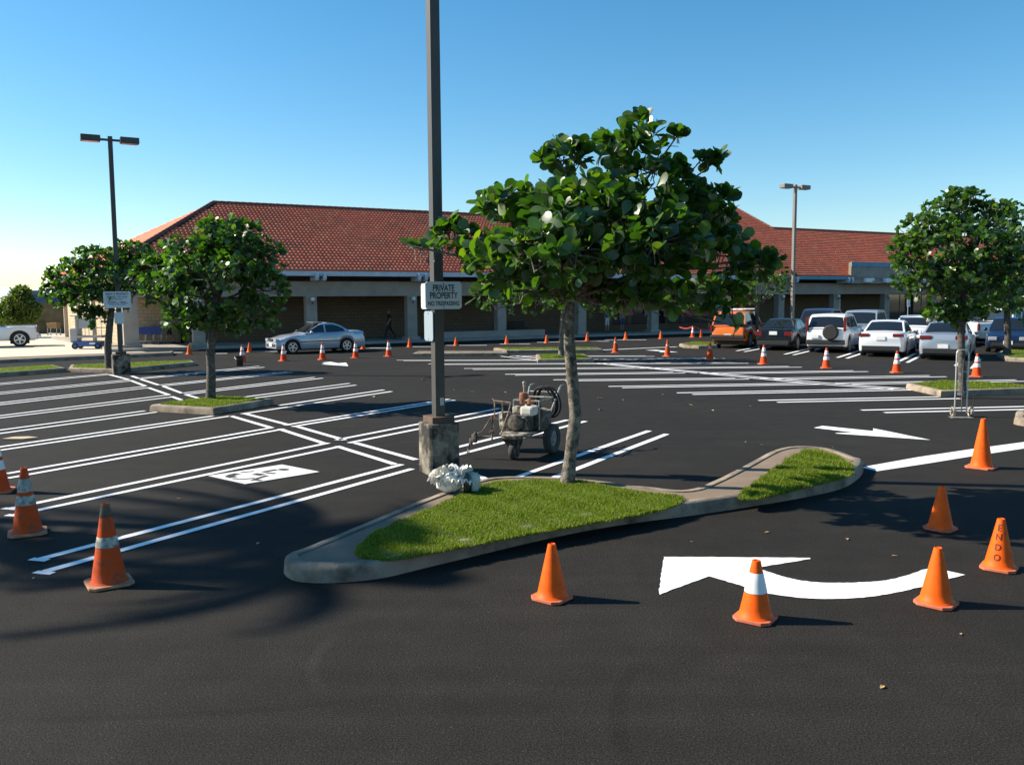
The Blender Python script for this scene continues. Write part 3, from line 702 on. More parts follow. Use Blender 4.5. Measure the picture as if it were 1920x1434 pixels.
tk = [(PD(x, y, Y), r) for x, y, r in [(395, 749, .11), (396, 700, .1), (394, 660, .1), (403, 600, .085), (405, 560, .07)]]
lob = px_lobes([(430, 445, 75, 35), (400, 430, 20, 18), (355, 480, 60, 40), (465, 490, 70, 50), (300, 515, 55, 35), (400, 530, 100, 60, -.5), (495, 545, 48, 45), (325, 548, 60, 34), (470, 590, 60, 35), (380, 600, 75, 32), (352, 600, 30, 22), (265, 510, 20, 16), (420, 480, 70, 50, .6)], Y, 1.0)
tree('dense dark round tree on the small left turf island', b, tk, lob, 5600, .175, 300, GT, BARKD, shell=.5)
b = P(205, 690, .15); Y = b.y
tk = [(PD(x, y, Y), r) for x, y, r in [(205, 691, .14), (202, 650, .12), (207, 600, .11), (212, 560, .09)]]
lob = px_lobes([(190, 485, 55, 25), (245, 470, 35, 20), (140, 515, 48, 30), (215, 520, 70, 40), (110, 550, 32, 26), (165, 565, 60, 30), (255, 510, 45, 35), (250, 555, 55, 28), (170, 595, 35, 20), (275, 490, 20, 25), (100, 525, 15, 14)], Y, 1.0)
tree('spreading tree behind the left lamp post and its sign', b, tk, lob, 4200, .19, 0, GT, BARKD)
b = P(1053, 668, .15); Y = b.y
tk = [(PD(x, y, Y), r) for x, y, r in [(1053, 669, .14), (1054, 630, .12), (1056, 585, .1), (1056, 555, .08)]]
lob = px_lobes([(1050, 540, 75, 40), (990, 560, 60, 35), (1110, 565, 60, 30), (950, 545, 45, 35), (930, 580, 25, 20), (1140, 575, 50, 22), (1050, 500, 80, 40)], Y, 1.0)
tree('farther tree half hidden behind the large foreground tree', b, tk, lob, 2600, .2, 0, GT, BARK)
b = P(1805, 735, .15); Y = b.y
tk = [(PD(x, y, Y), r) for x, y, r in [(1805, 736, .095), (1803, 680, .085), (1802, 630, .085), (1806, 585, .075), (1806, 540, .06)]]
lob = px_lobes([(1800, 400, 70, 38), (1805, 372, 35, 18), (1740, 440, 55, 45), (1850, 420, 60, 40), (1800, 470, 110, 60, -.4), (1705, 500, 36, 45), (1752, 532, 56, 36), (1840, 540, 85, 50), (1700, 470, 32, 30), (1800, 592, 48, 22), (1890, 490, 50, 50), (1772, 588, 42, 22), (1810, 520, 90, 50, .6)], Y, 1.0)
tree('sunlit light-green tree beside the upright hand truck', b, tk, lob, 6800, .155, 300, GT, BARKD, shell=.5)
b = P(1888, 663, .15); Y = b.y
tk = [(PD(x, y, Y), r) for x, y, r in [(1888, 664, .15), (1890, 630, .13), (1888, 590, .12), (1888, 550, .1)]]
lob = px_lobes([(1890, 430, 50, 45), (1860, 500, 50, 50), (1930, 480, 60, 60), (1895, 560, 70, 40), (1850, 575, 40, 22), (1905, 395, 30, 20), (1940, 570, 40, 50)], Y, 1.0)
tree('tree at the right edge behind the hand-truck tree', b, tk, lob, 3200, .2, 0, GT, BARKD)
b = P(1418, 650, 0); Y = b.y
tk = [(PD(x, y, Y), r) for x, y, r in [(1418, 651, .12), (1418, 610, .11), (1420, 570, .09)]]
lob = px_lobes([(1420, 540, 60, 30), (1465, 535, 30, 22), (1380, 550, 45, 28), (1440, 515, 40, 25), (1480, 522, 22, 14)], Y, 1.0)
tree('tree beyond the orange vehicle, crown merging with the large tree', b, tk, lob, 1000, .2, 0, GT, BARKD)

# a loose yellow-green street tree far left
def bushy(name, label, base, lobes, n, size, matl, trunk_h, group=None):
    root = thing(name, label, 'tree', base, 0, group); o = np.array(base)
    MB().tube([(0, 0, -.05), (.05, 0, trunk_h * .5), (0, 0, trunk_h)], [.2, .15, .1], 8).build('trunk', BARKD, root, smooth=True)
    loc = [(l[0] - o[0], l[1] - o[1], l[2] - o[2], *l[3:6]) for l in lobes]
    B, TW = leaf_frames(loc, n, size, 5, .35)
    b = np.array([q[0] for q in B]); x = np.array([q[1] for q in B]); y = np.array([q[2] for q in B])
    V = np.stack([b, b + x * .5 - y * .28, b + x, b + x * .5 + y * .28], 1).reshape(-1, 3); F = (np.arange(len(B)) * 4)[:, None] + np.array([[0, 1, 2, 3]])
    c = link('crown', npmesh('crown', V, F), matl, root); c['kind'] = 'stuff'; return root
YG = island_rand('yellow_green_leaf', [(.05, .09, .012), (.10, .15, .02), (.15, .19, .025), (.07, .11, .015)], rough=.5, transl=.3, tcol=(1.6, 1.8, .7))
Y = 62.0; c0 = PD(38, 615, Y); c0.z = 0
bushy('street_tree', 'yellow-green bushy tree behind the white pickup at the left edge', c0, px_lobes([(35, 572, 30, 28), (10, 590, 25, 22), (55, 580, 22, 24), (28, 600, 35, 18), (40, 550, 18, 14)], Y, 1), 7000, .26, YG, 2.0)

# coconut palms standing left of the view; their crowns throw the soft shadow over the near stalls
PALM = island_rand('palm_frond', [(.04, .09, .015), (.06, .12, .02), (.09, .13, .03)], rough=.4, transl=.2)
def palm(label, base, H, fr, L, seed):
    rn = random.Random(seed); root = thing('coconut_palm', label, 'palm', base, 0, 'palms left of the car park')
    MB().tube([(0, 0, -.1), (.1, 0, H * .3), (.15, .1, H * .65), (0, 0, H)], [.22, .16, .13, .11], 10).build('trunk', BARKD, root, smooth=True)
    for k in range(fr):
        az = 2 * math.pi * k / fr + rn.uniform(-.2, .2); el = rn.uniform(-.15, 1.1); mb = MB(); pts = []
        for i in range(11):
            t = i / 10; r = L * t * (math.cos(el) * .75 + .25); z = H + L * (math.sin(el) * t - .75 * t * t)
            pts.append(Vector((r * math.cos(az), r * math.sin(az), z)))
        mb.tube(pts, [.03 - .002 * i for i in range(11)], 4)
        for i in range(1, 11):
            for q in (0, .33, .66):
                a = pts[i - 1].lerp(pts[i], q); d = (pts[i] - pts[i - 1]).normalized(); sd_ = d.cross(Vector((0, 0, 1))).normalized()
                ll = (.75 if i < 8 else .45) * L / 3.4
                for s in (-1, 1):
                    e = a + (sd_ * s * .75 + d * .45 + Vector((0, 0, -.45))) * ll; w_ = d * .05
                    mb.add([a - w_, a + w_, e], [(0, 1, 2)])
        mb.build('frond', PALM, root, fix=False)
def palm_for(px, py, H, L, label, seed, fr=20):
    g = P(px, py); s = bearing(SUN_AZ) * (H / math.tan(R(SUN_EL))); palm(label, g + s, H, fr, L, seed)
palm_for(545, 1000, 10.0, 2.6, 'tallest coconut palm left of the car park, nearest the building', 3, 17)
palm_for(-50, 1032, 9.0, 1.6, 'smallest coconut palm left of the car park, in the middle', 5, 14)
palm_for(560, 1075, 12.0, 2.0, 'coconut palm left of the car park, nearest the viewer', 8, 6)
# ================================================================== traffic cones
OR = mat('cone_orange', (.84, .105, .002), .55, spec=.22, var=.08, scale=8, dirt=(.45, .07, .012), dscale=14, damt=.34)
ORD = mat('cone_orange_worn', (.62, .075, .012), .75, spec=.2, var=.2, scale=9, dirt=(.10, .06, .04), dscale=9, damt=.40)
ORF = mat('cone_orange_faded', (.66, .07, .012), .75, spec=.2, var=.15, scale=9)
COLL = mat('cone_collar', (.72, .72, .70), .45, var=.06, scale=12)
COLD = mat('cone_collar_worn', (.38, .38, .33), .7, var=.4, scale=14, dirt=(.12, .10, .07), dscale=16, damt=.42)
BASEM = mat('cone_base', (.55, .14, .07), .8, var=.2, scale=10)
BASED = mat('cone_base_worn', (.42, .20, .11), .9, var=.25, scale=10)
TIPD = mat('cone_tip_dark', (.12, .09, .06), .8, var=.3, scale=12)
def cone_proto(H, style):
    """parts around the origin: base plate, body, collars"""
    r0, r1 = (.145, .032) if H > .6 else (.125, .032); bs = .37 if H > .6 else .29; zb = .03
    body, bmat, cmat = {'new': (OR, BASEM, COLL), 'faded': (ORF, BASEM, COLL), 'worn': (ORD, BASED, COLD), 'old': (ORD, BASED, COLD)}[style]
    rad = lambda z: r0 + (r1 - r0) * (z - zb) / (H - zb)
    root = bpy.data.objects.new('traffic_cone', None); COL.objects.link(root)
    prof = [(r0 + .018, zb - .004), (r0 + .004, zb + .012)] + [(rad(z), z) for z in np.linspace(zb + .02, H, 9)] + [(r1 - .006, H + .004), (r1 - .012, H - .002), (r1 - .012, H - .06)]
    MB().lathe(prof, 28).build('body', body, root, smooth=True)
    h = bs / 2; c = .05
    MB().prism([(-h + c, -h), (h - c, -h), (h, -h + c), (h, h - c), (h - c, h), (-h + c, h), (-h, h - c), (-h, -h + c)], .004, zb).build('base', bmat, root, bevel=.006)
    return root, rad, cmat
def collar(root, rad, z0, z1, m, off=.0025, name='collar'):
    MB().lathe([(rad(z0) + .001, z0), (rad(z0) + off, z0 + .002), (rad((z0 + z1) / 2) + off, (z0 + z1) / 2), (rad(z1) + off, z1 - .002), (rad(z1) + .001, z1)], 28).build(name, m, root, smooth=True)
PROTO = {}
def proto(kind):
    if kind in PROTO: return PROTO[kind]
    if kind == 'big_two': r, rad, cm = cone_proto(.71, 'faded'); collar(r, rad, .30, .42, COLL); collar(r, rad, .47, .62, COLL)
    elif kind == 'big_old_two': r, rad, cm = cone_proto(.71, 'worn'); collar(r, rad, .32, .42, COLD); collar(r, rad, .46, .60, COLD)
    elif kind == 'big_old_one': r, rad, cm = cone_proto(.71, 'old'); collar(r, rad, .34, .43, COLD); collar(r, rad, .60, .705, TIPD, .002, 'dark_tip')
    elif kind == 'big_plain': r, rad, cm = cone_proto(.71, 'new')
    elif kind == 'big_red': r, rad, cm = cone_proto(.71, 'worn'); collar(r, rad, .44, .52, COLD)
    elif kind == 'small_one': r, rad, cm = cone_proto(.46, 'new'); collar(r, rad, .22, .37, COLL)
    else: r, rad, cm = cone_proto(.46, 'new')
    PROTO[kind] = r; r['_rad'] = kind; PROTO[kind + '_f'] = rad; return r
used = set()
def cone(kind, x, y, label, rz=None):
    p = proto(kind)
    o = p if kind not in used else copy_tree(p)
    used.add(kind); o.location = P(x, y); o.rotation_euler = (0, 0, random.uniform(0, 1.5) if rz is None else rz)
    if '_rad' in o: del o['_rad']
    tag(o, label, 'traffic cone', 'orange traffic cones around the freshly striped area'); return o
cone('big_old_one', 205, 1094, 'dirty orange cone with dark tip and one grey band, nearest on the left', .6)
cone('big_old_two', 52, 1000, 'worn cone with two whitish bands, second from the left edge', .5)
cone('big_two', -4, 922, 'banded cone cut by the left edge of the picture', .3)
cone('small', 1035, 1122, 'small plain orange cone in front of the island, left of the curved arrow', .9)
cone('small_one', 1416, 1160, 'small orange cone with one white collar standing on the curved arrow', .95)
cone('small', 1755, 1132, 'small plain orange cone at the tail of the curved arrow', .8)
cone('small', 1763, 992, 'small orange cone in the tree shadow near the right edge', .7)
cone('big_plain', 1840, 877, 'tall plain orange cone on the broad white line at the right', .8)
endo = cone('small', 1873, 1066, 'small orange cone with ENDO lettered down its side', .9)
for k, (x, y, l) in enumerate([(729, 668.5, 'banded cone right of the silver sedan, last in its row'), (667, 671.5, 'banded cone before the rear wheel of the silver sedan'),
    (605, 674.5, 'banded cone before the doors of the silver sedan'), (532, 677, 'banded cone before the nose of the silver sedan'), (455, 679, 'banded cone behind the black bucket')]):
    cone('big_two', x, y, l)
for x, y, l in [(355, 664.5, 'small plain cone beside the left tree trunk, far row'), (468, 660.5, 'small plain cone left of the silver sedan, far row'), (681, 654.5, 'small cone peeking out behind the tail of the silver sedan'),
    (768, 651, 'small plain cone left of the tall pole, by the sidewalk'), (855, 648.5, 'first small plain cone right of the tall pole, by the sidewalk'), (950, 645, 'second small cone right of the tall pole, by the sidewalk'),
    (1025, 643.5, 'small plain cone just left of the middle tree trunk'), (1101, 639.7, 'small plain cone right of the large trunk, by the sidewalk'), (1173, 637, 'small plain cone before the two shoppers'), (1239, 635.5, 'small plain cone before the shop windows'),
    (1314, 632.5, 'small plain cone next to the taped banded cone')]: cone('small', x, y, l)
cone('big_two', 1299, 632.5, 'banded cone holding the red tape left of the orange vehicle')
cone('big_red', 1154, 661.5, 'dark red cone on the white line left of the small arrow'); cone('big_red', 1251.5, 668.5, 'dull red cone beside the small far arrow'); cone('big_red', 1331, 674.5, 'shaded red cone below the orange vehicle')
for x, y, l in [(1431.7, 683, 'banded cone before the black sedan'), (1549, 690.5, 'banded cone before the white vehicle with a spare wheel'), (1681, 699, 'banded cone before the white sedan'), (1831, 706.5, 'banded cone right of the hand truck')]: cone('big_two', x, y, l)

# ------------------------------------------------------------------ lettering
def text_geo(s, size=1.0, bold=0.0):
    cu = bpy.data.curves.new('txt', 'FONT'); cu.body = s; cu.size = size; cu.align_x = 'CENTER'; cu.align_y = 'CENTER'; cu.offset = bold
    ob = bpy.data.objects.new('txt', cu); COL.objects.link(ob); bpy.context.view_layer.update()
    me = bpy.data.meshes.new_from_object(ob.evaluated_get(bpy.context.evaluated_depsgraph_get()))
    V = [v.co.copy() for v in me.vertices]; F = [tuple(p.vertices) for p in me.polygons]
    bpy.data.objects.remove(ob); bpy.data.curves.remove(cu); bpy.data.meshes.remove(me); return V, F
INK = mat('sign_ink', (.02, .03, .03), .6); INKB = mat('sign_ink_blue', (.03, .08, .12), .6)
V, F = [], []
radf = PROTO['small_f']
for ch, zc in zip('ENDO', (.385, .305, .215, .125)):
    tv, tf = text_geo(ch, .075 + .0 * zc, .001); o = len(V)
    for v in tv:
        z = zc + v.y * 1.05; r = radf(z) + .0025; a = R(-131) + (v.x * .95) / r - .9
        V.append((r * math.cos(a), r * math.sin(a), z))
    F += [tuple(i + o for i in f) for f in tf]
MB().add(V, F).build('lettering', mat('stencil_ink', (.07, .015, .006), .7), endo, fix=False)

# ------------------------------------------------------------------ lamp posts with signs
POLE = mat('lamp_pole', (.055, .050, .044), .5, var=.12, scale=2)
POLEW = mat('lamp_pole_weathered', (.17, .155, .135), .6, var=.1, scale=2)
SIGNW = mat('sign_face', (.62, .66, .64), .5, var=.05, scale=5)
def lamp(label, base, H, block_h=.72, pole_m=None, block_w=.47, pw=.145):
    pole_m = pole_m or POLE
    t = thing('lamp_post', label, 'lamp post', base, R(29), 'square lamp posts on concrete blocks')
    bw = block_w
    bm = MB(); h = bw / 2; c = .05
    pl = [(-h + c, -h), (h - c, -h), (h, -h + c), (h, h - c), (h - c, h), (-h + c, h), (-h, h - c), (-h, -h + c)]
    bm.prism(pl, -.05, block_h).build('concrete_block', BLOCK, t, bevel=.02)
    MB().box((0, 0, block_h + .045), (.34, .34, .09), bev=.008).build('base_cover', mat('rusty_cover', (.10, .06, .04), .8, var=.3), t)
    MB().box((0, 0, (H + block_h) / 2), (pw, pw, H - block_h), bev=.008).build('pole', pole_m, t)
    MB().box((0, 0, H - .12), (.8, .07, .07)).build('cross_arm', pole_m, t)
    for s in (-1, 1):
        hd = MB().box((s * .60, 0, H - .1), (.60, .34, .2), bev=.02).build('lamp_head', pole_m, t)
        MB().box((s * .60, 0, H - .208), (.5, .28, .012)).build('lens', mat('lens_or_sun_patch', (.35, .35, .33), .2), hd)
    return t
pb = P(824, 884); pole_c = lamp('tall dark square lamp post on a stained concrete block, centre', pb, 8.6)
pl = P(228, 701); pole_l = lamp('dark twin-headed lamp post on a concrete block at the left', pl, 8.0, .68, block_w=.56)
pr = PD(1484, 652, 43.6); pr.z = 0; pole_r = lamp('pale grey twin-headed lamp post rising behind the black sedan', pr, 8.0, .6, pole_m=POLEW)
# access plate on the centre pole
MB().box((.02, -.078, 1.02), (.06, .006, .11), bev=.002).build('access_plate', mat('plate', (.45, .45, .42), .6), pole_c)
RZ = Matrix.Rotation(R(29), 4, 'Z')
def sign_on(base, loc, rz, w_, h_, label, lines, ink, th=.012, name='parking_sign', bars=(), face=None):
    s = thing(name, label, 'sign', base, R(29)); M = Matrix.Translation(loc) @ Matrix.Rotation(rz, 4, 'Z')
    mb = MB(); c = .03; hx, hz = w_ / 2, h_ / 2
    pr = [(-hx + c, -hz), (hx - c, -hz), (hx, -hz + c), (hx, hz - c), (hx - c, hz), (-hx + c, hz), (-hx, hz - c), (-hx, -hz + c)]; n = 8
    vs = [M @ Vector((x, 0, z)) for x, z in pr] + [M @ Vector((x, th, z)) for x, z in pr]
    mb.add(vs, [tuple(range(n)), tuple(range(2 * n - 1, n - 1, -1))] + [(i, (i + 1) % n, n + (i + 1) % n, n + i) for i in range(n)])
    pan = mb.build('panel', face or SIGNW, s)
    tm = MB()
    for txt, z, size, sx in lines:
        tv, tf = text_geo(txt, size, size * .018)
        tm.add([M @ Vector((v.x * sx, -.003, z + v.y)) for v in tv], tf)
    for x, z, bw_, bh in bars: tm.add([M @ Vector((x + a, -.003, z + b_)) for a, b_ in ((-bw_ / 2, -bh / 2), (bw_ / 2, -bh / 2), (bw_ / 2, bh / 2), (-bw_ / 2, bh / 2))], [(0, 1, 2, 3)])
    if lines or bars: tm.build('lettering', ink, pan, fix=False)
    MB().add(*[[M @ Vector(p) for p in [(-.008, -.004, hz - .02), (.008, -.004, hz - .02), (.008, -.004, hz - .036), (-.008, -.004, hz - .036)]], [(0, 1, 2, 3)]]).add([M @ Vector(p) for p in [(-.008, -.004, -hz + .03), (.008, -.004, -hz + .03), (.008, -.004, -hz + .014), (-.008, -.004, -hz + .014)]], [(0, 1, 2, 3)]).build('bolts', INK, pan, fix=False)
    return s
zs = PD(825, 554, pb.y).z
sign_on(pb, (.06, -.1, zs), 0, .56, .385, 'white PRIVATE PROPERTY sign on the tall centre post, partly behind leaves', [('PRIVATE', .10, .125, .72), ('PROPERTY', -.005, .125, .72), ('NO TRESPASSING', -.115, .085, .72)], INK)
sign_on(pb, (-.1, .13, zs - .01), R(-90), .40, .36, 'sunlit sign panel on the left face of the centre post', [], INK)
sign_on(pb, (-.1, .08, zs - .43), R(-90), .3, .42, 'narrow pale sign below, on the left face of the centre post', [], INK, face=mat('sign_face_shaded', (.26, .32, .36), .6))  # bluish shade put into this panel's colour
zl_ = PD(222, 562, pl.y).z
bars = [(x0 + w_ / 2, z, w_, .02) for z, segs in ((.0, [(-.17, .34)]), (-.07, [(-.3, .05), (-.22, .19), (.06, .2)]), (-.115, [(-.32, .25), (-.04, .08), (.1, .22)]), (-.16, [(-.26, .2), (-.02, .1), (.1, .16)])) for x0, w_ in segs]
sign_on(pl, (-.03, -.1, zl_), 0, .86, .56, 'pale blue-white parking sign on the left lamp post reading PRIVATE PROPERTY', [('PRIVATE PROPERTY', .19, .105, .8), ('PARKING FOR', .085, .07, .8), ('ROSS', .09, .105, .9)][:1] + [('PARKING FOR  ROSS', .09, .08, .85), ('PATRONS ONLY', .015, .06, .85)], INKB, bars=[b for b in bars if b[1] < -.03])
sign_on(pl, (.0, -.1, zl_ - .62), 0, .3, .4, 'small blank plate below the left parking sign', [], INK)
def post_sign(px, py, Y, ytop, label):
    b = PD(px, py, Y); b.z = .0; zt = PD(px, ytop, Y).z
    s = thing('accessible_parking_sign', label, 'sign', b, R(29), 'signs on thin posts before the arcade')
    MB().tube([(0, 0, 0), (0, 0, zt)], .025, 8).build('post', mat('galvanized', (.5, .5, .5), .4, metal=.6), s)
    MB().box((0, -.04, zt - .25), (.3, .01, .45), bev=.003).build('panel', WHITE, s); MB().box((.02, -.04, zt - .58), (.3, .01, .15), bev=.003).build('panel', WHITE, s)
post_sign(1700, 640, 56, 556, 'white sign on a thin post behind the white cars'); post_sign(1863, 640, 58, 562, 'white sign on a thin post behind the right trees')
# ================================================================== line-striping machine (local +X forward, +Y its left)
STEEL = mat('worn_steel', (.42, .40, .36), .45, metal=.5, var=.25, scale=20, dirt=(.12, .08, .05), dscale=18, damt=.45)
RUST = mat('rusty_steel', (.17, .095, .055), .85, var=.4, scale=18, dirt=(.45, .38, .28), dscale=9, damt=.42)
ENG = mat('greasy_engine', (.035, .033, .03), .6, var=.5, scale=14, dirt=(.22, .17, .12), dscale=12, damt=.42)
CREAM = mat('paint_splashed', (.50, .46, .38), .7, var=.2, scale=10, dirt=(.07, .055, .042), dscale=9, damt=.52)
MUFF = mat('muffler_rust', (.22, .085, .045), .9, var=.4, scale=20)
rc = Vector((.63, 13.75, 0)) + Vector((math.cos(R(205)), -math.sin(R(205)), 0)) * .33
st = thing('line_striping_machine', 'dirty paint-splashed line striping machine with hose coil, beside the large trunk', 'striping machine', (rc.x, rc.y, 0), R(90 - 205))
def wheel_mesh(r, w_, n=24): return [(r * .55, -w_ * .35), (r * .9, -w_ * .5), (r, -w_ * .3), (r, w_ * .3), (r * .9, w_ * .5), (r * .55, w_ * .35)]
RX = Matrix.Rotation(R(90), 3, 'X')
def eq_wheel(parent, c, r, w_, hub, n=24, tyre=None):
    t = MB().lathe(wheel_mesh(r, w_), n, c, RX).build('wheel', tyre or BLACK, parent, smooth=True)
    h = MB().lathe([(0, -w_ * .2), (r * .25, -w_ * .42), (r * .3, -w_ * .3), (r * .57, -w_ * .25), (r * .57, w_ * .25), (r * .3, w_ * .3), (r * .25, w_ * .42), (0, w_ * .2)], 16, c, RX).build('hub', hub, t, smooth=True)
    for k in range(10):
        pass
    return t
TYRE = mat('dusty_tyre', (.05, .047, .042), .9, var=.3, scale=12)
eq_wheel(st, (0, .33, .24), .24, .13, mat('hub_grey', (.2, .19, .17), .7), tyre=TYRE); eq_wheel(st, (0, -.33, .24), .24, .13, MATS['hub_grey'], tyre=TYRE)
eq_wheel(st, (.72, 0, .135), .135, .09, RUST, tyre=TYRE)
MB().tube([(0, -.36, .24), (0, .36, .24)], .018, 8).build('axle', STEEL, st)
fk = MB().box((.72, .065, .2), (.05, .012, .24)).box((.72, -.065, .2), (.05, .012, .24)).box((.70, 0, .325), (.14, .15, .02))
fk.add([(.55, -.14, .33), (.86, -.14, .33), (.86, .1, .33), (.55, .1, .33), (.62, -.09, .14), (.70, -.085, .14), (.70, -.08, .14), (.62, -.08, .14)], [(0, 1, 5, 4), (4, 5, 6, 7), (1, 2, 6, 5), (2, 3, 7, 6), (3, 0, 4, 7)])
fk.build('caster_fork', ENG, st)
MB().prism([(-.12, -.2), (.62, -.2), (.88, -.14), (.92, 0), (.88, .14), (.62, .2), (-.12, .2)], .34, .385).build('deck_plate', RUST, st, bevel=.008)
MB().prism([(.5, -.22), (.82, -.2), (.96, -.1), (.96, .1), (.82, .2), (.5, .22)], .386, .41).build('front_tray', CREAM, st, bevel=.006)
e = MB().box((.38, -.02, .52), (.36, .3, .26), bev=.03).build('engine', ENG, st)
for k in range(7): MB().box((.56, -.02, .42 + k * .03), (.05, .22, .012)).build('cooling_fin', ENG, e)
MB().lathe([(0, 0), (.12, 0), (.135, .03), (.12, .07), (.05, .085), (0, .085)], 20, (.57, -.03, .55), Matrix.Rotation(R(90), 3, 'Y')).build('recoil_cover', ENG, e, smooth=True)
for cy_, cx_, r_ in ((.12, .5, .045), (-.14, .48, .05), (.02, .6, .03)): MB().ball((cx_, cy_, .47), r_, 10, 8).build('engine_fitting', CREAM, e, smooth=True)
MB().box((.36, .1, .72), (.26, .22, .15), bev=.04).build('fuel_tank', mat('tank_white', (.62, .58, .5), .6, var=.15, scale=12), st); MB().lathe([(0, .03), (.035, .03), (.035, 0)], 12, (.38, .1, .795)).build('fuel_cap', BLACK, st)
MB().box((.30, -.14, .71), (.14, .12, .13), bev=.03).build('air_filter', CREAM, st)
MB().lathe([(0, 0), (.06, 0), (.07, .02), (.07, .16), (.06, .18), (0, .18)], 16, (.2, -.07, .8)).build('muffler', MUFF, st, smooth=True)
MB().lathe([(0, 0), (.055, 0), (.065, .02), (.065, .1), (.05, .12), (0, .12)], 16, (.2, .05, .78)).build('pump_body', MUFF, st, smooth=True)
MB().lathe([(0, .38), (.15, .38), (.17, .42), (.17, .68), (.16, .7), (.15, .69), (.14, .5), (0, .5)], 20, (.08, .17, 0)).build('paint_bucket', ENG, st, smooth=True)
MB().lathe([(0, .44), (.09, .44), (.1, .5), (.1, .66), (.08, .7), (0, .7)], 16, (.52, -.24, 0)).build('solvent_can', CREAM, st, smooth=True)
# handle frame
H = MB()
for s in (-1, 1): H.tube([(.05, s * .2, .38), (-.28, s * .24, .72), (-.5, s * .27, 1.0), (-.56, s * .27, 1.03), (-.68, s * .27, 1.03)], .017, 8)
H.tube([(-.45, -.27, .93), (-.45, .27, .93)], .014, 8).tube([(-.2, -.23, .64), (-.2, .23, .64)], .014, 8)
H.build('handlebar', STEEL, st, smooth=True)
MB().tube([(.25, -.22, .86), (-.3, -.22, .86), (-.3, .22, .86), (.25, .22, .86), (.25, -.22, .86)], .014, 8).tube([(.25, -.22, .4), (.25, -.22, .86)], .013, 6).tube([(.25, .22, .4), (.25, .22, .86)], .013, 6).build('guard_frame', STEEL, st, smooth=True)
MB().tube([(.12, -.1, .8), (.11, -.1, 1.02), (.10, -.1, 1.1)], [.016, .016, .03], 8).ball((.10, -.1, 1.12), .035, 10, 8).build('pressure_gauge', STEEL, st, smooth=True)
MB().tube([(.95, -.12, .4), (.7, -.1, .72), (.62, -.1, .86), (.62, -.40, .88)], .014, 8).tube([(.62, -.24, .88), (.62, -.24, .6), (.62, -.38, .6), (.62, -.38, .88)], .012, 6).build('gun_cable_frame', RUST, st, smooth=True)
coil = MB()
for k in range(4):
    r = .2 + .012 * (k % 2); cx_, cz_ = -.38 - .012 * k, .77
    coil.tube([(cx_ + .10 * math.sin(a * 2 * math.pi / 28) * 0 + (.17 * math.cos(a * 2 * math.pi / 28)) * .55, .02 + k * .035 + r * 1.0 * math.sin(a * 2 * math.pi / 28) * .9, cz_ + r * 1.25 * math.cos(a * 2 * math.pi / 28)) for a in range(29)], .014, 6, cap=False)
coil.build('hose_coil', BLACK, st, smooth=True)
MB().box((-.26, 0, .64), (.06, .3, .1), bev=.02).build('control_box', CREAM, st)
# spray gun arm reaching out to its right
arm = MB().tube([(.7, -.18, .36), (.78, -.33, .34), (.88, -.5, .34), (.92, -.6, .32)], .013, 8).tube([(.8, -.34, .3), (.8, -.34, .68)], .014, 8).tube([(.77, -.22, .5), (.8, -.3, .47), (.8, -.34, .66)], .009, 6).tube([(.8, -.34, .66), (.86, -.48, .42), (.92, -.58, .38)], .008, 6)
for s in (-1, 1): arm.tube([(.8, -.34, .42), (.8 + .08 * s, -.34, .43)], .01, 6)
arm.box((.8, -.34, .42), (.05, .06, .05)).build('spray_arm', RUST, st, smooth=True)
gun = MB().box((.93, -.58, .32), (.06, .08, .13), bev=.012).box((.93, -.64, .27), (.04, .05, .1), bev=.01).tube([(.93, -.66, .24), (.94, -.69, .14), (.94, -.7, .08)], [.016, .014, .01], 8).tube([(.93, -.58, .38), (.93, -.55, .42)], .02, 8)
gun.build('spray_gun', ENG, st, smooth=True)
MB().tube([(.94, -.69, .15), (.96, -.66, .1)], .012, 6).ball((.94, -.7, .09), .022, 8, 6).build('spray_tip', CREAM, st, smooth=True)
hs = MB()
for k in range(5):
    y0 = -.15 + .08 * k; hs.tube([(.5, y0, .42), (.62, y0 + .03, .5 + .03 * (k % 2)), (.55, y0 - .04, .62), (.35, y0, .66)], .008, 6, cap=False)
hs.build('engine_hoses', BLACK, st, smooth=True)

# ================================================================== hand truck
hb = P(1803, 782); ht = thing('hand_truck', 'upright steel hand truck with pale wheels beside the right tree', 'hand truck', hb, R(-8))
GALV = mat('galvanized', (.5, .5, .5), .4, metal=.6)
hgt = PD(1800, 656, hb.y).z
f = MB(); wv = .085
f.tube([(-.14, 0, .08), (-.14, .0, hgt - .06), (-.12, .0, hgt - .02), (-.06, 0, hgt), (.03, 0, hgt), (.075, 0, hgt - .03), (.09, 0, hgt - .08), (.09, 0, .08)], .014, 8)
for z in (.12, .52, .93): f.tube([(-.14, 0, z), (.09, 0, z)], .011, 6)
f.build('frame', GALV, ht, smooth=True)
MB().tube([(-.0, .02, .08), (-.0, .02, hgt * .86)], .012, 8).build('center_bar', mat('dark_steel', (.12, .12, .12), .5, metal=.4), ht)
MB().tube([(-.2, .06, .1), (.22, .06, .1)], .014, 8).build('axle', STEEL, ht)
RY = Matrix.Rotation(R(90), 3, 'Y')
for x in (-.15, .19):
    t = MB().lathe(wheel_mesh(.105, .06), 20, (x, .06, .105), RY).build('wheel', CREAM, ht, smooth=True)
    MB().lathe([(0, -.035), (.03, -.035), (.03, .035), (0, .035)], 10, (x, .06, .105), RY).build('hub', RUST, t)
MB().box((-.05, -.12, .012), (.42, .22, .01)).build('toe_plate', STEEL, ht); MB().tube([(.22, .05, .1), (.24, .05, .3), (.235, .05, .42)], .01, 6).build('stair_strut', BLACK, ht)

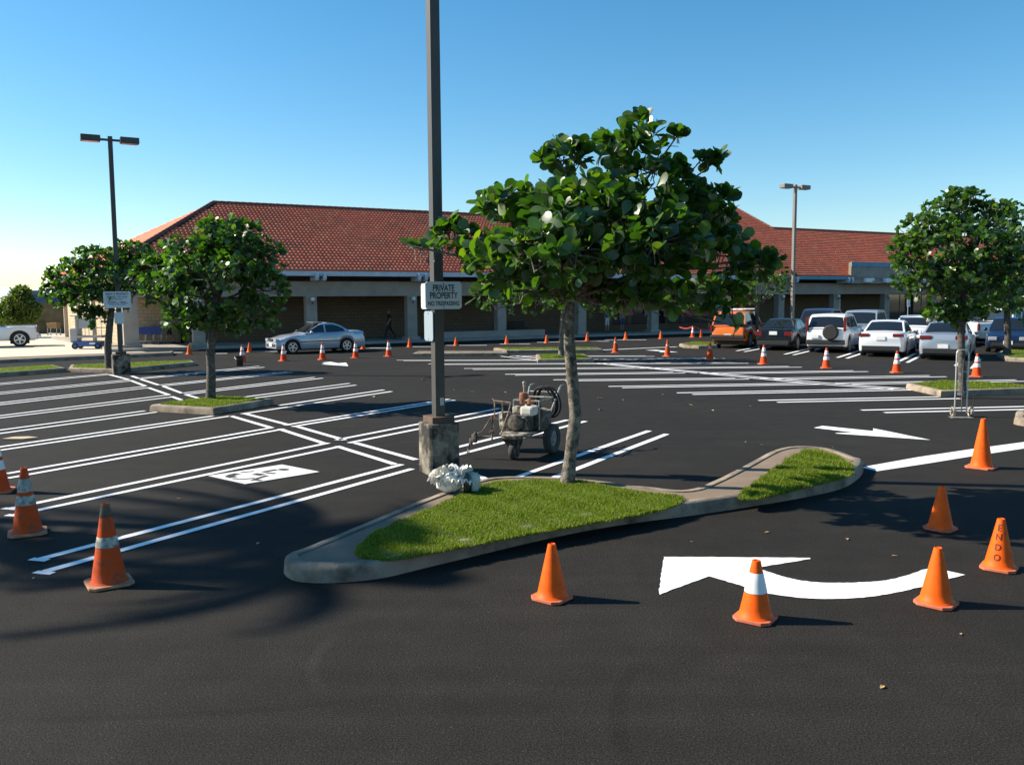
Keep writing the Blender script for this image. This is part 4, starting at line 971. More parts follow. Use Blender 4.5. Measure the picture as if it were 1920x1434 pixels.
# ================================================================== bundle of white rags, black bucket, stencil sheet, tape
bp = P(846, 922, .15)
RAG = mat('white_cloth', (.80, .78, .72), .9, var=.05, scale=10, dirt=(.45, .32, .2), dscale=5, damt=.36)
def crumple(c, sc, seed, amp=.22, freq=3.0, n=40):
    rn = np.random.default_rng(seed); ks = rn.normal(size=(14, 3)) * freq; ph = rn.uniform(0, 6.28, 14)
    me = bpy.data.meshes.new('rag'); bm = bmesh.new(); bmesh.ops.create_icosphere(bm, subdivisions=3, radius=1)
    for v in bm.verts:
        d = np.array(v.co); q = sum(abs(math.sin(float(k @ d) + p)) for k, p in zip(ks, ph)) / 14 - .6
        q += .5 * (sum(abs(math.sin(float(k @ d) * 2.3 + p * 2)) for k, p in zip(ks[:8], ph[:8])) / 8 - .6)
        q += .55 * (sum(abs(math.sin(float(k @ d) * 5.1 + p * 3 + 4 * q)) for k, p in zip(ks[4:10], ph[4:10])) / 6 - .6)
        v.co = v.co * (1 + amp * 2.2 * q)
        v.co = Vector((v.co.x * sc[0], v.co.y * sc[1], max(v.co.z * sc[2], -sc[2] * .93))) + Vector(c)
    bm.to_mesh(me); bm.free(); return me
rb = thing('rag_bundle', 'crumpled white cloth bundle lying on the kerb beside the concrete block', 'rag bundle', bp, .1)
link('cloth', crumple((-.02, .02, .11), (.15, .11, .12), 4, .3, 3), RAG, rb, smooth='full')
def flap(c, d, ln, wd, seed):
    """one ruffled fold of cloth standing out from the bundle"""
    rn = random.Random(seed); d = Vector(d).normalized(); sd_ = d.cross(Vector((.2, .3, 1))).normalized(); nn = sd_.cross(d); m, k = 9, 13; V = []; p1, p2 = rn.uniform(0, 6), rn.uniform(0, 6); fr = rn.uniform(5, 8)
    for i in range(m):
        s = i / (m - 1)
        for j in range(k):
            t = 2 * j / (k - 1) - 1
            p = Vector(c) + d * (s * ln * (1 - .25 * t * t + .1 * math.sin(5 * t + p2))) + sd_ * (t * wd * (.35 + .65 * math.sin(1.8 * s + .3))) + nn * (wd * .38 * s * math.sin(fr * t + p1) + wd * .2 * math.sin(6 * s + p2) - .5 * ln * s * s * rn.uniform(.9, 1.1) * .5)
            p.z = max(p.z, .004 + .001 * j); V.append(p)
    return MB().add(V, [(i * k + j, i * k + j + 1, (i + 1) * k + j + 1, (i + 1) * k + j) for i in range(m - 1) for j in range(k - 1)]).build('cloth_fold', RAG, rb, smooth='full', fix=False)
for q in range(40):
    rn = random.Random(q); az = q * 2.4; el = rn.uniform(-.15, 1.35)
    d = (math.cos(az) * math.cos(el), math.sin(az) * math.cos(el), math.sin(el))
    flap((d[0] * .09 + (.1 if q % 3 == 0 else -.03), d[1] * .07 + .03, .13 + d[2] * .08), d, rn.uniform(.09, .16), rn.uniform(.05, .1), q)
bg_ = thing('plastic_bag', 'thin pale plastic bag with a dark bottle next to the white cloth bundle', 'bag', bp + Vector((.2, .03, 0)), 0)
link('bag', crumple((0.07, 0, .11), (.08, .07, .12), 21, .3, 4), mat('bag_film', (.45, .48, .43), .4), bg_, smooth='full')
MB().lathe([(0, 0), (.045, 0), (.05, .02), (.05, .17), (.025, .22), (.02, .25), (0, .25)], 14, (.0, -.075, 0)).build('bottle', mat('dark_bottle', (.012, .02, .014), .2), bg_, smooth=True)
b = P(449, 686); bk = thing('bucket', 'black plastic bucket in front of a banded cone', 'bucket', b)
MB().lathe([(0, .0), (.125, .0), (.13, .01), (.155, .36), (.165, .36), (.165, .38), (.15, .38), (.12, .03), (0, .03)], 24).build('pail', BLACK, bk, smooth=True)
MB().tube([(.16 * math.cos(a), .03 - .02, .35 - .13 * math.sin(a)) if False else (.165 * math.cos(a), -.16 * math.sin(a), .36 - .1 * math.sin(a)) for a in [math.pi * i / 12 for i in range(13)]], .005, 5).build('bail_handle', STEEL, bk)
# accessible-parking stencil
q = [P(391, 893), P(460, 908.5), P(599, 885.6), P(529, 872)]
ss = thing('stencil_sheet', 'white wheelchair-symbol stencil sheet lying in a parking stall', 'stencil', (q[0] + q[2]) / 2)
c0 = (q[0] + q[2]) / 2
MB().prism([((p - c0).x, (p - c0).y) for p in q], .007, .012).build('sheet', mat('stencil_plastic', (.72, .71, .66), .6, var=.12, scale=2.5), ss)
def zs_(x, y): p = P(380 + x * .125, 850 + y * .125, .014) - c0; return (p.x, p.y)
def strip(pts, w_):
    pts = [Vector(zs_(*p)) for p in pts]; lo, hi = [], []
    for i, p in enumerate(pts):
        d = (pts[min(i + 1, len(pts) - 1)] - pts[max(i - 1, 0)]).normalized(); n = Vector((-d.y, d.x)) * w_ / 2; lo.append(p - n); hi.append(p + n)
    return lo + hi[::-1]
sy = MB()
for pts, w_ in [([(1115, 239), (1010, 258), (900, 280)], .09), ([(955, 290), (1090, 300)], .07), ([(765, 305), (830, 310), (905, 322)], .12), ([(975, 328), (870, 358), (780, 388)], .08), ([(720, 402), (800, 396), (885, 404)], .07),
    ([(530, 299), (440, 320), (400, 340), (470, 357)], .13), ([(565, 285), (670, 273), (770, 266)], .06), ([(450, 374), (540, 380), (640, 381), (780, 368)], .06)]: sy.sheet(strip(pts, w_), .014)
sy.sheet([zs_(1215 + 85 * math.cos(a), 239 + 15 * math.sin(a)) for a in [i * 2 * math.pi / 20 for i in range(20)]], .014)
sy.build('wheelchair_symbol', mat('symbol_dark', (.03, .03, .03), .8), ss, fix=False)
a, c = P(1299, 632.5), P(1336, 634)
tp = MB(); A0 = PD(1274, 613, a.y + .6); A1 = a + Vector((0, 0, .7)); A2 = PD(1336, 618, a.y)
pts = [A0.lerp(A1, t) - Vector((0, 0, .12 * math.sin(math.pi * t))) for t in np.linspace(0, 1, 8)] + [A1.lerp(A2, t) - Vector((0, 0, .1 * math.sin(math.pi * t))) for t in np.linspace(.1, 1, 8)]
tp.add([p + Vector((0, 0, .04)) for p in pts] + [p + Vector((0, .01, -.04)) for p in pts], [(i, i + 1, len(pts) + i + 1, len(pts) + i) for i in range(len(pts) - 1)])
tag(tp.build('caution_tape', mat('red_tape', (.6, .09, .07), .5), fix=False), 'red caution tape strung from a banded cone left of the orange vehicle', 'tape')

# ================================================================== scissor lift, shopping carts, bench, bin
LB = mat('lift_blue', (.03, .09, .30), .45, var=.1); LG = mat('lift_grey', (.30, .33, .35), .5, var=.08)
lp = P(166, 654); lf = thing('mast_lift', 'blue and grey self-propelled mast lift parked on the concrete apron', 'lift', lp, R(4))
MB().box((.05, 0, .28), (1.45, .72, .28), bev=.03).build('chassis', LB, lf)
for x in (-.55, .62):
    for y in (-.34, .34): eq_wheel(lf, (x, y, .17), .17, .1, LB, 16)
MB().box((-.62, 0, .72), (.36, .62, .75), bev=.04).build('mast_cover', LG, lf)
for y in (-.14, .14): MB().box((-.5, y, 1.3), (.1, .09, .95)).build('mast_rail', LG, lf)
MB().box((-.62, 0, 1.75), (.3, .5, .05)).build('mast_cap', LG, lf)
MB().box((.2, 0, .66), (1.3, .66, .12), bev=.02).build('platform', LG, lf)
rl_ = MB()
for z in (1.12, 1.62): rl_.tube([(-.42, -.32, z), (.84, -.32, z), (.84, .32, z), (-.42, .32, z)], .018, 6)
for x, y in [(-.42, -.32), (.0, -.32), (.2, -.32), (.42, -.32), (.84, -.32), (.84, .32), (.2, .32), (-.42, .32)]: rl_.tube([(x, y, .72), (x, y, 1.12 if -.1 < x < .5 else 1.62)], .018, 6)
rl_.build('guard_rail', LG, lf)
MB().box((.1, -.35, 1.36), (.72, .02, .5), bev=.005).build('side_panel', LG, lf); MB().box((.35, -.365, .3), (.3, .01, .09)).build('maker_plate', WHITE, lf)
CB = mat('cart_blue', (.02, .06, .28), .4); CBR = mat('cart_tan', (.35, .22, .11), .7)
def cart(label, loc, rz, m):
    c = thing('shopping_cart', label, 'shopping cart', loc, rz, 'shopping carts'); bk_ = MB()
    lo = [(-.38, -.2, .52), (.38, -.16, .58), (.38, .16, .58), (-.38, .2, .52)]; hi = [(-.45, -.27, .98), (.45, -.22, .92), (.45, .22, .92), (-.45, .27, .98)]
    for k in range(9):
        t = k / 8
        for i in range(4):
            a_, b_ = Vector(lo[i]).lerp(Vector(lo[(i + 1) % 4]), t), Vector(hi[i]).lerp(Vector(hi[(i + 1) % 4]), t); bk_.tube([a_, b_], .008, 4)
    for t in (0, .33, .66, 1):
        r_ = [Vector(lo[i]).lerp(Vector(hi[i]), t) for i in range(4)]; bk_.tube(r_ + [r_[0]], .011, 4)
    for k in range(7): bk_.tube([Vector(lo[0]).lerp(Vector(lo[3]), k / 6), Vector(lo[1]).lerp(Vector(lo[2]), k / 6)], .008, 4)
    bk_.build('basket', m, c)
    MB().add([Vector(p) * .98 + Vector((0, 0, .02)) for p in lo + hi], [(0, 1, 5, 4), (1, 2, 6, 5), (2, 3, 7, 6), (3, 0, 4, 7), (0, 1, 2, 3)]).build('liner', m, c, fix=False)
    MB().tube([(-.5, -.25, 1.02), (-.5, .25, 1.02)], .016, 6).build('handle', BLACK, c)
    MB().tube([(-.42, -.22, .52), (-.4, -.22, .15), (.42, -.16, .17), (.38, -.16, .56)], .02, 6).tube([(-.42, .22, .52), (-.4, .22, .15), (.42, .16, .17), (.38, .16, .56)], .02, 6).build('undercarriage', GALV, c)
    for x, y in ((-.38, -.22), (-.38, .22), (.4, -.16), (.4, .16)): MB().lathe(wheel_mesh(.06, .03), 12, (x, y, .06), RX).build('caster', BLACK, c)
    return c
pc = BW(-13.9, 3.5, .15)
cart('blue shopping cart being pushed along the sidewalk', pc, R(209), CB); cart('leading blue shopping cart nested ahead of the pushed one', pc + bearing(241) * .4, R(209), CB)
cart('tan cart standing by the dark wall at the far left', PD(101, 620, 66) * 1 - Vector((0, 0, PD(101, 620, 66).z)), R(170), CBR)
def bench(label, u, wv):
    b = thing('bench', label, 'bench', BW(u, wv, .15), R(29))
    for k in range(4): MB().box((0, -.2 + k * .12, .44), (1.8, .09, .035)).build('seat_slat', BLACK, b)
    for k in range(3): MB().box((0, .25 + k * .03, .56 + k * .13), (1.8, .03, .09)).build('back_slat', BLACK, b)
    for x in (-.75, 0, .75): MB().tube([(x, -.2, 0), (x, -.2, .42), (x, .22, .42), (x, .32, .88)], .02, 6).tube([(x, .25, 0), (x, .22, .42)], .02, 6).build('leg', BLACK, b)
bench('dark slatted bench under the arcade behind the middle trees', 8.3, 2.2)
tb = thing('trash_bin', 'grey cylindrical bin under the arcade right of the trunks', 'trash bin', BW(12.0, .9, .15))
MB().lathe([(0, 0), (.27, 0), (.28, .03), (.28, .75), (.3, .76), (.28, .85), (.15, .92), (0, .92)], 20).build('body', STUCCO, tb, smooth=True)
lw = MB().box((0, 0, .2), (7.5, .4, .4), bev=.02).build('planter_wall', STUCCO); lw.location = BW(5.4, -.1, .14); lw.rotation_euler = (0, 0, R(29)); tag(lw, 'low stucco planter wall between the arcade columns', 'wall')
# dark wall, blue sign panel and far hill at the left
wp = PD(100, 615, 70); wl = MB().box((0, 0, 1.25), (14, .3, 2.5)).build('yard_wall', mat('yard_wall', (.13, .10, .05), .95, var=.4, scale=1.5)); wl.location = (wp.x - 2.5, wp.y, 0); wl.rotation_euler = (0, 0, R(8)); tag(wl, 'stained brown yard wall left of the building', 'wall')
bs_ = PD(72, 570, 80); bl = thing('blue_store', 'distant blue-walled store beyond the yellow-green tree', 'building', (bs_.x, bs_.y, 0), R(10))
MB().box((0, 4, 1.6), (2.6, 8, 3.2)).build('wall', mat('blue_wall', (.04, .10, .28), .7, var=.1), bl); MB().box((0, 4, 3.4), (3.0, 8.6, .4)).build('roof', mat('slate_roof', (.10, .15, .18), .7), bl); MB().box((-.4, -.02, 1.4), (1.2, .06, 1.6)).build('window', SHOPGLASS, bl)
hv = []; n = 60
for i in range(n + 1):
    x = -2600 + i * 42; h_ = 52 * max(0, 1 - ((i - 14) / 26) ** 2) * (1 + .05 * math.sin(i * 1.3)) + 8
    hv.append((x, 2600, h_))
hm = MB(); hm.add([(x, y - 1300, -5) for x, y, z in hv] + hv + [(x, y + 900, -5) for x, y, z in hv], [(i, i + 1, n + 2 + i, n + 1 + i) for i in range(n)] + [(n + 1 + i, n + 2 + i, 2 * n + 3 + i, 2 * n + 2 + i) for i in range(n)])
struct(hm.build('hills', mat('hazy_hill', (.62, .72, .74), 1.0, var=.1, scale=.01), fix=False), 'far bluish hill at the left horizon')  # pale haze of distance put into the hill colour
# ================================================================== vehicles (local +X forward, +Y left)
GLASS = mat('car_glass', (.012, .014, .016), .04, spec=.8)
TRIM = mat('car_trim', (.02, .02, .02), .5)
CHROME = mat('alloy_rim', (.55, .56, .58), .3, metal=.7)
REDL = mat('tail_lamp', (.14, .006, .006), .15, spec=.8); HEADL = mat('head_lamp', (.34, .36, .38), .1, spec=.9); AMB = mat('amber_lamp', (.7, .22, .02), .2)
PLATE = mat('licence_plate', (.75, .75, .72), .5, var=.15, scale=30)
def carpaint(name, c, metal=.0): return mat('car_' + name, c, .28, metal=metal, coat=.7)
def interp(pts, x):
    for (x0, z0), (x1, z1) in zip(pts, pts[1:]):
        if x <= x1: t = (x - x0) / (x1 - x0 + 1e-9); t = max(0, t); return z0 + (z1 - z0) * t
    return pts[-1][1]
def sm(pts, k=5): return spline(pts, k)
RIMS = {}
def car_wheel(parent, x, y, r, w_, rim=None):
    t = MB().lathe([(r * .62, -w_ * .46), (r * .9, -w_ * .5), (r, -w_ * .3), (r, w_ * .3), (r * .9, w_ * .5), (r * .62, w_ * .46)], 28, (x, y, r), RX).build('wheel', BLACK, parent, smooth=True)
    s = 1 if y > 0 else -1; yo = y + s * w_ * .40
    mb = MB().lathe([(r * .66, -.01), (r * .66, .02), (r * .6, .02), (r * .57, -.03), (0, -.035)], 28, (x, yo, r), Matrix.Rotation(R(-90 * s), 3, 'X'))
    mb.build('rim_dish', mat('rim_dark', (.06, .06, .06), .5), t)
    sp = MB().lathe([(r * .67, .0), (r * .67, .024), (r * .58, .024), (r * .58, .0)], 28, (x, yo, r), Matrix.Rotation(R(-90 * s), 3, 'X'))
    for k in range(5):
        a = k * 2 * math.pi / 5 + .3; M = Matrix.Rotation(a, 3, 'Y')
        sp.box(Vector((x, yo + s * .008, r)) + M @ Vector((r * .32, 0, 0)), (r * .58, .02, r * .17), M=M)
    sp.lathe([(0, .03), (r * .14, .03), (r * .16, .0)], 12, (x, yo, r), Matrix.Rotation(R(-90 * s), 3, 'X'))
    sp.build('rim', rim or CHROME, t)
def vehicle(name, label, cat, loc, az, paint, S, group='vehicles in the car park'):
    v = thing(name, label, cat, loc, R(90 - az), group); L, W = S['L'], S['W']; hw = W / 2; sill = S.get('sill', .22); top = S['top']; wr = S['wr']; ax = S['ax']; arch = wr * 1.17
    xs = set(np.round(np.linspace(-L / 2, L / 2, 46), 4))
    for a in ax:
        for q in np.linspace(-1, 1, 15): xs.add(round(a + arch * math.sin(q * math.pi / 2), 4))
    for e_ in (.02, .06, .12, .2): xs.add(round(-L / 2 + e_, 4)); xs.add(round(L / 2 - e_, 4))
    xs = sorted(xs); n = 11; V = []
    def wx(x):
        t = abs(x) / (L / 2); return hw * (1 - S.get('taper', .07) * t ** 3 - .10 * max(0, (t - .86) / .14) ** 2.2)
    for x in xs:
        zt = interp(top, x); zb = sill + .04 * max(0, (abs(x) - L / 2 + .25) / .25)
        for a in ax:
            if abs(x - a) < arch: zb = max(zb, wr + math.sqrt(max(0, arch ** 2 - (x - a) ** 2)) * .97)
        zb = min(zb, zt - .08); w_ = wx(x); h = zt - zb
        sec = [(w_ * .955, zb), (w_ * .985, zb + .12 * h), (w_, zb + .42 * h), (w_ * .985, zb + .74 * h), (w_ * .95, zb + .92 * h)]
        sec += [(w_ * .86, zt), ]
        half = sec; V += [(x, y, z) for y, z in half] + [(x, 0, zt + .025 * W)] * 0
        V += [(x, w_ * .45, zt + .018)] * 0
        full = half + [(w_ * .45, zt + .02), (0, zt + .026), (-w_ * .45, zt + .02)] + [(-y, z) for y, z in half[::-1]]
        V = V[:len(V) - len(half)] + [(x, y, z) for y, z in full]
    m = len(full); F = []
    for i in range(len(xs) - 1):
        for j in range(m - 1): F.append((i * m + j, i * m + j + 1, (i + 1) * m + j + 1, (i + 1) * m + j))
    F.append(tuple(range(m))); F.append(tuple((len(xs) - 1) * m + j for j in range(m)))
    body = MB().add(V, F).build('body', paint, v, smooth=True)
    MB().box((0, 0, sill + .12), (L * .93, W * .80, .3)).build('underbody', TRIM, v)
    for a in ax: MB().box((a, 0, wr + .12), (arch * 1.9, W * .84, arch * 1.5)).build('wheel_well', TRIM, v)
    # cabin
    g_ = S['cabin']; belt = g_[0][1]; roofz = max(z for x, z in g_); wb = hw * S.get('wb', .90); wt = hw * S.get('wt', .70)
    yz = lambda z: wb + (wt - wb) * max(0, (z - belt)) / (roofz - belt)
    k = len(g_); V = []
    for x, z in g_: V += [(x, yz(z), z), (x, yz(z) * .55, z + .022), (x, 0, z + .03), (x, -yz(z) * .55, z + .022), (x, -yz(z), z)]
    F = [(i * 5 + j, i * 5 + j + 1, (i + 1) * 5 + j + 1, (i + 1) * 5 + j) for i in range(k - 1) for j in range(4)]
    F += [tuple(i * 5 for i in range(k)), tuple(i * 5 + 4 for i in range(k))]
    cab = MB().add(V, F).build('cabin', paint, v, smooth=True, bevel=0)
    def pane(name, i0, i1, mg=.06, gm=GLASS):      # end glass lying on profile points i0..i1
        pts = g_[i0:i1 + 1]; d0 = Vector((pts[1][0] - pts[0][0], 0, pts[1][1] - pts[0][1])).normalized(); nn = Vector((-(pts[-1][1] - pts[0][1]), 0, pts[-1][0] - pts[0][0])).normalized()
        if nn.z < 0: nn = -nn
        V = []
        for q, (x, z) in enumerate(pts):
            p = Vector((x, 0, z))
            if q == 0: p += d0 * mg
            if q == len(pts) - 1: p -= Vector((pts[-1][0] - pts[-2][0], 0, pts[-1][1] - pts[-2][1])).normalized() * mg
            p += nn * .008; y = yz(z) - .07
            V += [(p.x, y, p.z), (p.x, y * .55, p.z + .022), (p.x, 0, p.z + .03), (p.x, -y * .55, p.z + .022), (p.x, -y, p.z)]
        F = [(i * 5 + j, i * 5 + j + 1, (i + 1) * 5 + j + 1, (i + 1) * 5 + j) for i in range(len(pts) - 1) for j in range(4)]
        return MB().add(V, F).build(name, gm, v, smooth=True)
    pane('windshield', *S['ws']); pane('rear_window', *S['rw'])
    for poly in S['side']:
        for s in (-1, 1):
            V = [(x, s * (yz(z) + .007), z) for x, z in poly]; MB().add(V, [tuple(range(len(V)))]).build('side_window', GLASS, v)
    for a in ax:
        for s in (-1, 1): car_wheel(v, a, s * (hw - .115), wr, .21, S.get('rim'))
    xr = -L / 2; xf = L / 2
    for s in (-1, 1):
        for (y, z, w_, h, m_) in S.get('tl', []): MB().box((xr + .035, s * y, z), (.10, w_, h), bev=.02).build('tail_light', m_, v)
        for (y, z, w_, h) in S.get('hl', []): MB().box((xf - .06, s * y, z), (.16, w_, h), bev=.03).build('headlight', HEADL, v)
        mx = S['mx']; MB().ball((mx, s * (hw + .06), belt + .06), .1, 10, 8, (.8, 1.0, .75)).build('mirror', paint, v, smooth=True)
        for hx in S.get('hd', []): MB().box((hx, s * (hw * .975), belt - .12), (.2, .05, .035), bev=.01).build('door_handle', paint if S.get('hp', 1) else TRIM, v)
        if S.get('strip'): MB().box((S['strip'][0], s * (hw + .0), S['strip'][1]), (S['strip'][2], .02, .045)).build('side_strip', TRIM, v)
    if S.get('plate_r'): MB().box((xr + .0, 0, S['plate_r']), (.06, .36, .16), bev=.004).build('licence_plate', PLATE, v)
    if S.get('plate_f'): MB().box((xf - .0, 0, S['plate_f']), (.06, .36, .16), bev=.004).build('licence_plate', PLATE, v)
    for (x, y, z, dx, dy, dz, m_, nm) in S.get('extra', []): MB().box((x, y, z), (dx, dy, dz), bev=min(dx, dy, dz) * .25).build(nm, m_, v)
    return v
def sedan(L=4.6, W=1.8, H=1.42, **k):
    h = L / 2
    top = [(-h, .78), (-h + .05, .96), (-h + .25, 1.0), (-h + .75, 1.02), (-.2, .97), (h - 1.45, .93), (h - .7, .84), (h - .2, .70), (h, .56)]
    cab = [(h - 1.38, .92), (h - 1.75, 1.12), (h - 2.2, H - .06), (h - 2.6, H), (-.35, H + .0), (-.75, H - .05), (-1.02, H - .15), (-h + .82, 1.0)]
    side = [[(.72, .97), (.72, 1.02), (.40, 1.17), (.12, H - .10), (-.12, H - .09), (-.12, .97)], [(-.2, .97), (-.2, H - .09), (-.55, H - .09), (-.82, H - .15), (-1.1, 1.14), (-1.18, 1.0), (-1.1, .97)]]
    S = dict(L=L, W=W, top=top, cabin=cab, ws=(0, 2), rw=(5, 7), side=side, wr=.32, ax=(-h + 1.02, h - .87), mx=h - 1.65, hd=(-.0, -.95),
             tl=[(W * .36, .80, .3, .17, REDL)], hl=[(W * .33, .62, .34, .16)], plate_r=.74, plate_f=.42,
             extra=[(-h + .02, 0, .36, .1, W * .78, .2, TRIM, 'bumper_valance'), (h - .03, 0, .36, .1, W * .7, .14, TRIM, 'lower_grille')])
    S.update(k); return S
def suv(L=4.55, W=1.8, H=1.72, **k):
    h = L / 2
    top = [(-h, .70), (-h + .04, 1.02), (-h + .2, 1.06), (0, 1.06), (h - 1.25, 1.04), (h - .5, .98), (h - .12, .86), (h, .62)]
    cab = [(h - 1.2, 1.03), (h - 1.55, 1.28), (h - 1.95, H - .07), (h - 2.3, H), (-h + .6, H), (-h + .3, H - .07), (-h + .06, 1.06)]
    side = [[(.72, 1.1), (.5, 1.26), (.16, H - .12), (-.1, H - .11), (-.1, 1.1)], [(-.18, 1.1), (-.18, H - .11), (-1.0, H - .11), (-1.0, 1.1)], [(-1.08, 1.12), (-1.08, H - .11), (-h + .55, H - .13), (-h + .42, 1.18), (-h + .46, 1.12)]]
    S = dict(L=L, W=W, top=top, cabin=cab, ws=(0, 2), rw=(5, 6), side=side, wr=.35, ax=(-h + .9, h - .85), mx=h - 1.5, hd=(.05, -.85), wb=.95, wt=.80, sill=.28, taper=.04,
             tl=[(W * .43, .92, .16, .34, REDL)], hl=[(W * .34, .80, .32, .2)], plate_r=.80, plate_f=.48,
             extra=[(-h + .0, 0, .48, .16, W * .92, .22, TRIM, 'rear_bumper'), (h - .02, 0, .45, .14, W * .88, .2, TRIM, 'front_bumper'), (h - .05, 0, .78, .12, W * .34, .14, TRIM, 'grille')])
    S.update(k); return S
def minivan(**k):
    S = suv(4.9, 1.92, 1.75); h = 2.45
    S['top'] = [(-h, .7), (-h + .05, 1.02), (-h + .2, 1.05), (h - 1.1, 1.05), (h - .4, .92), (h - .1, .78), (h, .58)]; S['cabin'] = [(h - .85, 1.02), (h - 1.3, 1.3), (h - 1.75, 1.66), (h - 2.1, 1.74), (-h + .6, 1.75), (-h + .3, 1.68), (-h + .05, 1.05)]
    S['side'] = [[(h - 1.2, 1.1), (h - 1.7, 1.55), (.1, 1.62), (.1, 1.1)], [(.0, 1.1), (.0, 1.62), (-1.1, 1.62), (-1.1, 1.1)], [(-1.2, 1.12), (-1.2, 1.62), (-h + .6, 1.6), (-h + .4, 1.15)]]
    S.update(k); return S
def pickup(L=5.6, W=1.95, H=1.85, cabx=.0, **k):
    h = L / 2
    top = [(-h, .95), (-h + .05, 1.16), (cabx - .55, 1.16), (cabx - .5, 1.12), (h - 1.35, 1.12), (h - .5, 1.06), (h - .1, .96), (h, .7)]
    cab = [(h - 1.3, 1.1), (h - 1.65, 1.36), (h - 2.0, H - .06), (h - 2.3, H), (cabx - .15, H), (cabx - .38, H - .08), (cabx - .5, 1.12)]
    side = [[(h - 1.55, 1.18), (h - 1.95, H - .14), (h - 2.6, H - .12), (h - 2.6, 1.18)], [(h - 2.7, 1.18), (h - 2.7, H - .12), (cabx - .22, H - .14), (cabx - .3, 1.18)]]
    S = dict(L=L, W=W, top=top, cabin=cab, ws=(0, 2), rw=(5, 6), side=side, wr=.40, ax=(-h + 1.15, h - .95), mx=h - 1.7, hd=(h - 2.5,), wb=.93, wt=.80, sill=.38, taper=.03, tl=[(W * .46, .95, .1, .34, REDL)], hl=[(W * .36, .9, .3, .24)], plate_r=.55, plate_f=.5,
             extra=[((-h + .06 + cabx - .55) / 2, 0, 1.175, cabx - .75 + h, W * .78, .02, mat('bed_dark', (.05, .05, .05), .8), 'bed_floor'), (-h - .04, 0, .55, .18, W * .95, .2, CHROME, 'rear_bumper'), (h, 0, .55, .16, W * .95, .22, CHROME, 'front_bumper')])
    S.update(k); return S
SILV = carpaint('silver', (.44, .48, .54), .35); PSILV = carpaint('pale_silver', (.34, .38, .43), .35); WHT = carpaint('white', (.78, .78, .77)); ORNG = carpaint('orange', (.75, .16, .012)); BLK = mat('car_black', (.006, .006, .007), .25, coat=.15, spec=.3); NAVY = mat('car_navy', (.006, .012, .04), .28, coat=.3); TAN = carpaint('tan', (.26, .20, .15), .3); DKB = carpaint('dark_blue', (.03, .045, .09), .3); OFFW = carpaint('off_white', (.62, .62, .60))
HA = 31
def rear_at(px, py, L, az=HA): p = P(px, py); return p + bearing(az) * (L / 2)
def front_at(px, py, L, az=HA + 180): p = P(px, py); return p - bearing(az) * (L / 2)
# silver sedan on the drive aisle, side on
A, B_ = P(549, 663.5), P(655, 659); azs = math.degrees(math.atan2((A - B_).x, (A - B_).y))
lf_ = bearing(azs - 90); cen = (A + B_) / 2 - lf_ * .78 + bearing(azs) * -.05
BL = 4.47
vehicle('sedan', 'silver four-door sedan driving past the arcade, seen from its left side', 'car', cen, azs, SILV, sedan(BL, 1.74, 1.415, ax=(-BL / 2 + 1.0, BL / 2 - .75), wr=.32, hp=1, strip=(.08, .56, 2.1), plate_f=.42,
    extra=[(BL / 2 - .02, 0, .40, .08, 1.2, .12, TRIM, 'lower_grille'), (BL / 2 - .01, .12, .64, .06, .2, .12, TRIM, 'kidney_grille'), (BL / 2 - .01, -.12, .64, .06, .2, .12, TRIM, 'kidney_grille'), (-BL / 2 + .03, 0, .40, .1, 1.4, .14, TRIM, 'bumper_valance'), (.05, 0, 1.44, .5, .8, .02, SILV, 'sunroof')], hl=[(.56, .64, .32, .15)]))
vehicle('sport_utility', 'orange boxy sport utility with roof rack, parked tail out', 'SUV', rear_at(1364, 653, 4.5), HA, ORNG, suv(4.5, 1.79, 1.78, wr=.38, sill=.36, rim=CHROME, tl=[(.83, .98, .12, .3, REDL)], plate_r=.62,
    extra=[(-2.25, 0, .56, .2, 1.7, .2, TRIM, 'rear_bumper'), (2.25, 0, .55, .2, 1.7, .22, TRIM, 'front_bumper'), (-.3, .55, 1.87, 2.2, .05, .05, STEEL, 'roof_rail'), (-.3, -.55, 1.87, 2.2, .05, .05, STEEL, 'roof_rail'), (.5, 0, 1.89, .1, 1.15, .06, WHITE, 'roof_crossbar'), (-1.1, 0, 1.89, .1, 1.15, .06, WHITE, 'roof_crossbar')]))
vehicle('sedan', 'black luxury sedan parked tail out beside the orange vehicle', 'car', rear_at(1449, 657.5, 4.8), HA, BLK, sedan(4.8, 1.84, 1.44, tl=[(.68, .80, .34, .2, REDL)], plate_r=.82))
crv = vehicle('sport_utility', 'white compact sport utility with black spare wheel on its tailgate', 'SUV', rear_at(1547, 662, 4.5), HA, WHT, suv(4.5, 1.78, 1.70, tl=[(.80, 1.28, .12, .62, REDL)], plate_r=0))
MB().lathe([(0, .1), (.28, .1), (.33, .07), (.34, -.06), (.30, -.1), (0, -.1)], 28, (-2.33, -.22, .92), Matrix.Rotation(R(-90), 3, 'Y')).build('spare_wheel', BLACK, crv)
MB().box((-2.29, .46, .74), (.05, .34, .16)).build('licence_plate', PLATE, crv)
vehicle('sport_utility', 'dark blue sport utility facing out behind the black sedan', 'SUV', front_at(1517, 645, 4.7), HA + 180, DKB, suv(4.7, 1.88, 1.82))
vehicle('minivan', 'silver minivan facing out behind the white sport utility', 'minivan', front_at(1602, 647, 4.9), HA + 180, PSILV, minivan())
vehicle('sedan', 'white sedan with slim red tail lights, parked tail out', 'car', rear_at(1650, 669.5, 4.8), HA, WHT, sedan(4.8, 1.85, 1.46, tl=[(.66, .90, .42, .13, REDL)], plate_r=.78))
vehicle('hatchback', 'white small car facing out behind the white sedan', 'car', front_at(1705, 655, 4.3), HA + 180, WHT, suv(4.3, 1.75, 1.52))
